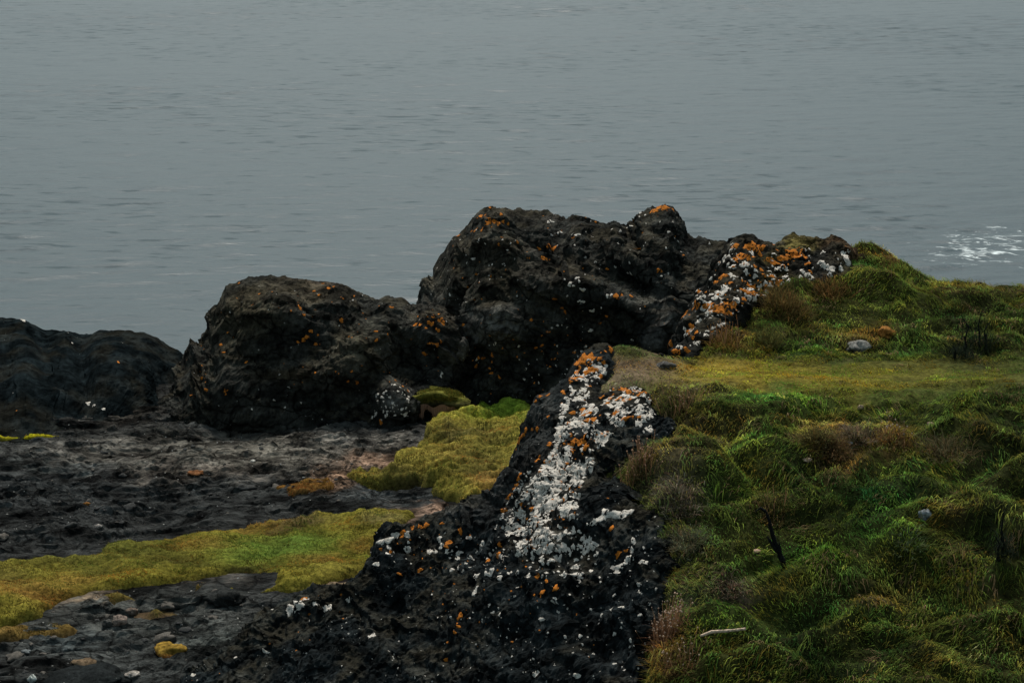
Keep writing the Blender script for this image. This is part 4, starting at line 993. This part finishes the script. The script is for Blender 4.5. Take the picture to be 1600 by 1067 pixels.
def on_ground(px, py, bvhs=None):
    best = None
    for b in bvhs or [ground_bvh]:
        h = hit(b, px, py)
        if h and (best is None or h[2] < best[2]): best = h
    return best
def put_stone(px, py, wpx, hpx, mat, col, seed, label, top=None, bvhs=None, name='stone', cat='stone', group=None, rough=.35, deep=.35):
    h = on_ground(px, py + hpx * .35, bvhs)
    if not h: return None
    m = h[2] / FPX
    sx, sz = wpx * m / 2, hpx * m / 2
    return stone(name, h[0] + Vector((0, sx * .3, sz * (1 - deep) * .8)), (sx, sx * .8, sz), mat, col, seed, label, cat, group, top, 14, rough)
put_stone(265, 1017, 46, 22, M_MOSS, (.30, .11, .03), 1, 'mossy orange and olive humped stone on the lower left gravel', (.17, .105, .02))
put_stone(130, 1040, 38, 20, M_STONE, (.13, .055, .03), 2, 'rust red stone lying near the bottom left corner', (.13, .09, .055))
put_stone(186, 969, 22, 16, M_STONE, (.22, .17, .14), 3, 'pale pinkish stone with a dark pit below the long turf mat')
put_stone(207, 1053, 22, 8, M_STONE, (.26, .23, .2), 4, 'flat pale grey slab stone at the bottom left')
put_stone(50, 1060, 13, 13, M_STONE, (.4, .42, .38), 5, 'small whitish pebble nearest the bottom left corner')
put_stone(206, 955, 18, 12, M_STONE, (.13, .10, .08), 6, 'brown stone just behind the pale pinkish stone')
put_stone(40, 1018, 14, 6, M_STONE, (.13, .14, .14), 7, 'small flat blue grey stone near the left edge')
put_stone(130, 1065, 120, 26, M_STONE, (.012, .014, .014), 8, 'large flat black slab at the bottom edge below the rust red stone')
put_stone(350, 936, 60, 26, M_STONE, (.02, .021, .02), 9, 'dark hump of rock with two white lichen dots beside the turf mat')
put_stone(168, 973, 16, 10, M_STONE, (.06, .06, .055), 10, 'small grey stone touching the left side of the pale pinkish stone')
put_stone(720, 545, 32, 34, M_STONE, (.075, .07, .06), 11, 'grey brown boulder block set into the foot of the tallest rock', bvhs=[dome_bvh, tall_bvh], name='boulder', cat='boulder', rough=.45)
put_stone(395, 720, 8, 4, M_STONE, (.4, .38, .34), 12, 'tiny bright chip of stone on the dusty bedrock right of centre left')
put_stone(305, 739, 24, 7, M_STONE, (.16, .07, .03), 13, 'reddish brown flat stone on the dusty bedrock shelf')
put_stone(135, 787, 10, 5, M_STONE, (.22, .10, .03), 14, 'small orange tinged stone on the dark bedrock shelf')
put_stone(153, 822, 12, 6, M_STONE, (.22, .2, .18), 15, 'small pale stone on black gravel above the long turf mat')
put_stone(432, 851, 7, 5, M_STONE, (.015, .015, .015), 16, 'small black stone lying on the green part of the long turf mat', bvhs=None)
# scatter of loose dark stones over the bedrock
r5 = np.random.default_rng(41)
cnt = 0
TURFS = [[(0, 868), (150, 842), (400, 798), (640, 795), (585, 845), (560, 905), (320, 912), (110, 935), (0, 972)], [(655, 672), (740, 637), (900, 625), (880, 720), (715, 805), (655, 752), (540, 745)]]
proto = []
for k in range(5):
    o = stone('stone', (0, 0, 0), (1, .8, .5), M_STONE, (.05, .05, .048) if k < 3 else (.10, .09, .078), 60 + k, 'x', sub=8, rough=.5)
    proto.append(o.data); bpy.data.objects.remove(o)
while cnt < 84:
    px, py = r5.uniform(5, 640), r5.uniform(690, 1060)
    if any(sdf(t, np.array([[px, py]]))[0] > -8 for t in TURFS): continue
    if sdf(FRONT_POLY, np.array([[px, py]]))[0] > 0: continue
    h = on_ground(px, py)
    if not h: continue
    s = r5.uniform(.018, .04) + (.07 * r5.random() if r5.random() < .2 else 0)
    o = bpy.data.objects.new('stone', proto[int(r5.integers(5))]); COL.objects.link(o)
    o.location = h[0] + Vector((0, 0, s * .12)); o.scale = (s * 1.4, s * 1.2, s); o.rotation_euler = (r5.normal(0, .15), r5.normal(0, .15), r5.random() * 6.28)
    zone = ('on the dusty shelf under the domed rock' if py < 745 else 'on the dark bedrock above the long turf mat' if py < 860 else 'on the gravel below the long turf mat')
    tag(o, 'small dark loose stone ' + zone, 'stone', 'loose stones ' + zone); cnt += 1

# ------------------------------------------------------------------ stones and outcrops in the grass
put_stone(1340, 543, 30, 18, M_STONE, (.06, .055, .05), 21, 'grey stone capped with white lichen in the grass behind the bench', (.20, .19, .17), bvhs=[hill_bvh], rough=.75)
put_stone(1446, 803, 20, 18, M_STONE, (.20, .215, .22), 22, 'pale grey white stone half buried in dark grass', bvhs=[hill_bvh])
put_stone(1040, 570, 26, 9, M_STONE, (.09, .085, .078), 23, 'grey stone at the left end of the grassy bench', bvhs=[hill_bvh, front_bvh], rough=.5)
put_stone(1262, 718, 14, 7, M_STONE, (.42, .30, .22), 24, 'small pink beige stone left of the brown tussock', bvhs=[hill_bvh])
put_stone(1455, 663, 12, 8, M_STONE, (.30, .21, .16), 25, 'small buff stone in the green grass right of the brown tussock', bvhs=[hill_bvh])
put_stone(1183, 861, 11, 7, M_STONE, (.46, .30, .22), 26, 'small pink beige stone left of the charred branch', bvhs=[hill_bvh])
put_stone(1345, 636, 9, 7, M_STONE, (.38, .28, .2), 27, 'tiny buff stone in the grass above the brown tussock', bvhs=[hill_bvh])
put_stone(1328, 692, 7, 6, M_STONE, (.4, .42, .42), 28, 'tiny white stone in the middle of the brown tussock', bvhs=[hill_bvh])
put_stone(1385, 519, 26, 18, M_MOSS, (.26, .12, .03), 29, 'rust orange mossy stone above the white lichened stone', (.24, .11, .03), bvhs=[hill_bvh])

# ------------------------------------------------------------------ branches
def tube(name, pts, radii, mat, col, parent=None, seg=8, seed=0):
    pts = [np.asarray(p, float) for p in pts]; V = []
    fine, fr = [], []
    for a, b, ra, rb in zip(pts[:-1], pts[1:], radii[:-1], radii[1:]):
        for t in np.linspace(0, 1, 5)[:-1]: fine.append(a + (b - a) * t); fr.append(ra + (rb - ra) * t)
    fine.append(pts[-1]); fr.append(radii[-1])
    r = np.random.default_rng(seed)
    for i, (p, q) in enumerate(zip(fine, fr)):
        d = fine[min(i + 1, len(fine) - 1)] - fine[max(i - 1, 0)]; d /= np.linalg.norm(d) + 1e-9
        s = np.cross(d, (0.3, .2, 1)); s /= np.linalg.norm(s); t = np.cross(d, s)
        w = q * (1 + .18 * r.normal(size=seg))
        for k in range(seg):
            a = 2 * math.pi * k / seg
            V.append(p + (s * math.cos(a) + t * math.sin(a)) * w[k] + r.normal(0, q * .05, 3))
    n = len(fine); F = []
    for i in range(n - 1):
        for k in range(seg): F.append((i * seg + k, i * seg + (k + 1) % seg, (i + 1) * seg + (k + 1) % seg, (i + 1) * seg + k))
    V = np.array(V + [fine[0], fine[-1]])
    F4 = np.array(F)
    o = mesh_from(name, V[:-2], F4, mat, parent, color=np.tile(col, (len(V) - 2, 1)))
    bm_cap(o, seg, n)
    return o
def bm_cap(o, seg, n):
    import bmesh
    bm = bmesh.new(); bm.from_mesh(o.data); bm.verts.ensure_lookup_table()
    bm.faces.new([bm.verts[k] for k in range(seg)][::-1]); bm.faces.new([bm.verts[(n - 1) * seg + k] for k in range(seg)])
    bm.to_mesh(o.data); bm.free()
def px_pts(l, Y): return [P(a, b, Y) for a, b in l]
g = hit(hill_bvh, 1222, 888)
Yb = g[0].y
br = empty('dead_branch', g[0]); tag(br, 'charred black branch stub standing crooked out of the grass', 'branch')
def local(o, parent):
    o.parent = parent; o.matrix_parent_inverse = parent.matrix_basis.inverted()
    return o
CH = (.012, .013, .013)
local(tube('stem', px_pts([(1232, 905), (1224, 880), (1215, 858), (1207, 835), (1202, 815), (1196, 796)], Yb), [.04, .034, .030, .026, .02, .009], M_WOOD_DARK, CH, seed=1), br)
local(tube('twig', px_pts([(1214, 862), (1206, 850), (1199, 838)], Yb - .03), [.022, .02, .008], M_WOOD_DARK, CH, seed=2), br)
local(tube('twig', px_pts([(1222, 878), (1220, 862), (1217, 846)], Yb - .05), [.018, .014, .006], M_WOOD_DARK, CH, seed=3), br)
local(tube('twig', px_pts([(1197, 800), (1188, 793), (1180, 800)], Yb + .02), [.016, .012, .005], M_WOOD_DARK, CH, seed=4), br)
h1, h2 = hit(hill_bvh, 1094, 1003)[0], hit(hill_bvh, 1165, 993)[0]
a, b = np.array(h1) + (0, 0, .075), np.array(h2) + (0, 0, .085)
st = tube('driftwood_stick', [a, a * .75 + b * .25 + (0, 0, .03), a * .4 + b * .6 + (0, 0, .012), b], [.014, .019, .018, .014], M_WOOD_PALE, (.46, .35, .26), seed=5)
tag(st, 'bleached pale stick lying on the dark grass near the bottom', 'stick')

# dark dead shrubs on the right of the hillside
def shrub(px, py, hpx, wpx, label, seed, stems):
    g = hit(hill_bvh, px, py); Y = g[0].y; m = g[2] / FPX
    root = empty('dead_shrub', g[0]); tag(root, label, 'shrub')
    r = np.random.default_rng(seed)
    for k, (dx, top, lean) in enumerate(stems):
        pts = px_pts([(px + dx, py + 4), (px + dx + lean * .2, py - top * .3), (px + dx - lean * .4, py - top * .55), (px + dx + lean, py - top * .9)], Y + r.normal(0, .05))
        local(tube('stem', pts, [.02, .016, .011, .004], M_WOOD_DARK, CH, seed=seed + k), root)
    n = 350
    V = np.array(g[0]) + np.stack((r.normal(0, wpx * m * .35, n), r.normal(0, .12, n), np.abs(r.normal(0, hpx * m * .16, n)) + .02), 1)
    c = np.tile((.014, .02, .012), (n, 1)) * r.uniform(.5, 1.6, (n, 1))
    ang = r.random(n) * 6.28
    o = blades('twigs', V, c, r.uniform(.06, .14, n), np.full(n, .010), np.stack((np.cos(ang), np.sin(ang)), 1), r.random(n) * 2, seed=seed)
    o['kind'] = 'stuff'; local(o, root)
shrub(1530, 545, 80, 50, 'dark leafless shrub with upright stems on the upper right slope', 71, [(-20, 60, -9), (0, 66, 4), (10, 48, 7)])
shrub(1500, 558, 26, 40, 'low black shrub clump at the right end of the bench', 75, [(-8, 20, -4), (8, 24, 4)])
shrub(1566, 872, 95, 26, 'thin dark dead shrub near the right edge of the slope', 79, [(0, 84, 3), (-6, 40, -6)])

# ------------------------------------------------------------------ taller tussocks, seed heads and the overhanging moss cushion
def tussock(px, py, wpx, hpx, col, label, seed, n=700, spread=1.0, seeds=None, cat='grass', name='grass_tussock', bvh=None):
    g = hit(bvh or hill_bvh, px, py)
    if not g: return
    m = g[2] / FPX; r = np.random.default_rng(seed)
    root = empty(name, g[0]); tag(root, label, cat)
    u = r.normal(0, wpx * m * .28, n); v = r.normal(0, wpx * m * .24, n)
    V = np.stack((g[0].x + u, g[0].y + v, np.zeros(n)), 1); V[:, 2] = gsample(HG, V[:, 0], V[:, 1])
    d = np.stack((u, v), 1) / (wpx * m * .3); ln = np.linalg.norm(d, axis=1)
    lean = d / (ln[:, None] + 1e-6) * .6 + r.normal(0, .5, (n, 2)) + (-.25, -.35)
    c = vary(np.tile(col, (n, 1)), r, .15, .35)
    L = hpx * m * r.uniform(.25, .95, n)
    o = blades('blades', V, c, L, np.full(n, .008), lean, np.clip(ln * .8 * spread, 0, 1.8) + r.random(n) * .8, seed=seed, curl=.75); o['kind'] = 'stuff'; local(o, root)
    if seeds:
        ns, sc = seeds
        SV, SF, off = [], [], 0
        tops = []
        for k in range(ns):
            x, y = g[0].x + r.normal(0, wpx * m * .3), g[0].y + r.normal(0, wpx * m * .25)
            z = gsample(HG, np.array([x]), np.array([y]))[0]
            hh = hpx * m * r.uniform(.5, 1.25)
            tops.append((x, y, z, x + r.normal(0, .06), y + r.normal(0, .05), z + hh))
        T = np.array(tops)
        sv = np.stack((T[:, :3] - (.003, 0, 0), T[:, :3] + (.003, 0, 0), T[:, 3:] + (.002, 0, 0), T[:, 3:] - (.002, 0, 0)), 1).reshape(-1, 3)
        so = mesh_from('stems', sv, np.arange(ns * 4).reshape(-1, 4), M_GRASS, color=np.tile((.20, .11, .06), (ns * 4, 1))); so['kind'] = 'stuff'; local(so, root)
        oct_ = np.array([(1, 0, 0), (-1, 0, 0), (0, 1, 0), (0, -1, 0), (0, 0, 1.3), (0, 0, -1.1)]) * .011
        of = np.array([(0, 2, 4), (2, 1, 4), (1, 3, 4), (3, 0, 4), (2, 0, 5), (1, 2, 5), (3, 1, 5), (0, 3, 5)])
        hv = (T[:, None, 3:] + oct_[None] * r.uniform(.6, 1.3, (ns, 1, 1))).reshape(-1, 3)
        hf = (np.arange(ns)[:, None, None] * 6 + of[None]).reshape(-1, 3)
        hc = np.repeat(np.array(sc) * r.uniform(.5, 1.2, (ns, 1)), 6, 0)
        so = mesh_from('seed_heads', hv, hf, M_GRASS, color=hc); local(so, root); so['kind'] = 'stuff'
    return root
tussock(1300, 700, 54, 34, (.13, .088, .042), 'rust brown dead tussock with drooping stalks mid slope', 81, 1100)
tussock(1340, 684, 56, 28, (.17, .13, .085), 'greyish straw tussock just right of the rust brown dead one', 82, 900)
tussock(1275, 690, 40, 44, (.10, .085, .028), 'olive tussock on the left flank of the rust brown one', 83, 700)
tussock(1395, 690, 44, 24, (.17, .11, .045), 'orange brown tussock with pale seeds right of the straw tussock', 84, 500, seeds=(18, (.5, .42, .34)))
tussock(1475, 710, 60, 40, (.12, .10, .05), 'buff tussock below the buff stone on the right', 85, 700)
tussock(1350, 750, 34, 30, (.05, .09, .022), 'bright green broad bladed tuft in the dark hollow', 86, 160, 1.4)
tussock(1360, 778, 34, 26, (.035, .11, .03), 'fresh green tuft under the bright broad bladed one', 87, 160, 1.4)
tussock(1040, 1000, 40, 44, (.17, .09, .05), 'reddish tuft full of pale seed heads at the foot of the slope', 88, 350, seeds=(120, (.62, .47, .36)), name='seed_head_tuft')
tussock(1060, 1045, 50, 34, (.13, .08, .035), 'brown tuft with few seed heads at the bottom edge of the slope', 89, 400, seeds=(30, (.5, .38, .28)), name='seed_head_tuft')
tussock(1000, 730, 44, 34, (.10, .085, .035), 'heathery tuft dotted with pink buds beside the lichen ridge', 90, 400, seeds=(70, (.5, .32, .22)), name='seed_head_tuft')
tussock(1070, 640, 50, 26, (.07, .06, .025), 'dark heathery tuft with pale buds below the bench corner', 91, 450, seeds=(50, (.42, .3, .2)), name='seed_head_tuft')
tussock(1060, 775, 60, 30, (.17, .14, .10), 'pale grey brown withered grass clump above the dark cleft', 92, 900)
tussock(1070, 855, 56, 34, (.11, .11, .065), 'grey green heath clump below the dark cleft', 93, 800)
tussock(1140, 920, 46, 22, (.20, .14, .10), 'flattened pinkish straw clump left of the slope centre', 94, 500, 1.6)
tussock(1225, 480, 60, 50, (.12, .085, .03), 'ochre tussock growing against the right side of the lichen knoll', 95, 900)
tussock(1200, 540, 36, 44, (.085, .085, .026), 'tall olive tuft below the lichen knoll', 96, 600)
tussock(1130, 540, 50, 34, (.15, .095, .025), 'golden brown tuft at the foot of the lichen knoll', 97, 600, seeds=(40, (.4, .2, .05)))
tussock(1295, 460, 40, 36, (.16, .10, .035), 'sandy drooping tuft on the knoll shoulder', 98, 500)
tussock(1205, 800, 50, 30, (.10, .09, .03), 'yellow olive tangle above the charred branch', 99, 600, seeds=(20, (.35, .3, .06)))
tussock(1420, 850, 40, 34, (.09, .12, .06), 'long pale bladed sedge tuft sweeping to the right', 100, 160, 1.8)
tussock(1500, 870, 30, 50, (.16, .12, .05), 'sparse tall straw stalks on the right slope', 101, 60, .5)

def moss_cushion():
    h = on_ground(690, 640, [dome_bvh, tall_bvh, ground_bvh])
    m = h[2] / FPX
    c = P(685, 624, h[0].y - .12)
    r = np.random.default_rng(5)
    o = stone('moss_cushion', c, (42 * m, .34, 14 * m), M_MOSS, (.05, .045, .018), 33, 'moss cushion with a ragged pinkish root fringe overhanging the rock foot', 'moss', None, (.105, .10, .02), 20, .55)
    n = 2600
    u = r.uniform(-1, 1, n)
    a = r.random(n) * 6.28; q = np.sqrt(r.random(n))
    V = np.stack((c[0] + 40 * m * q * np.cos(a), c[1] + .32 * q * np.sin(a), c[2] + 15 * m * np.sqrt(1 - q ** 2) * .95), 1)
    col = vary(np.tile((.12, .115, .022), (n, 1)), r, .2, .3)
    ang = r.random(n) * 6.28
    b = blades('moss_tips', V, col, r.uniform(.03, .07, n), np.full(n, .01), np.stack((np.cos(ang), np.sin(ang)), 1), r.random(n), seed=6)
    local(b, o); b['kind'] = 'stuff'
    n = 700
    u = r.uniform(-.75, .85, n)
    drop = .07 + .06 * r.random(n) + .20 * np.exp(-((u + .66) / .09) ** 2) + .10 * np.exp(-((u + .1) / .14) ** 2) + .12 * np.exp(-((u - .22) / .1) ** 2)
    x = c[0] + u * 38 * m; y = c[1] - .36 * np.sqrt(1 - u * u * .8); z = c[2] - 2.5 * m + .03 * np.sin(u * 9)
    w = .012
    V = np.stack((np.stack((x - w, y, z), 1), np.stack((x + w, y, z), 1), np.stack((x + r.normal(0, .02, n), y + .05, z - drop), 1)), 1).reshape(-1, 3)
    col = np.repeat(np.array((.52, .33, .25)) * r.uniform(.5, 1.15, (n, 1)), 3, 0)
    f = mesh_from('root_fringe', V, np.arange(3 * n).reshape(-1, 3), M_GRASS, color=col)
    local(f, o)
moss_cushion()
#print('TRIS', sum(sum(len(p.vertices) - 2 for p in ()) + len(o.data.loops) - 2 * len(o.data.polygons) for o in bpy.data.objects if o.type == 'MESH'))
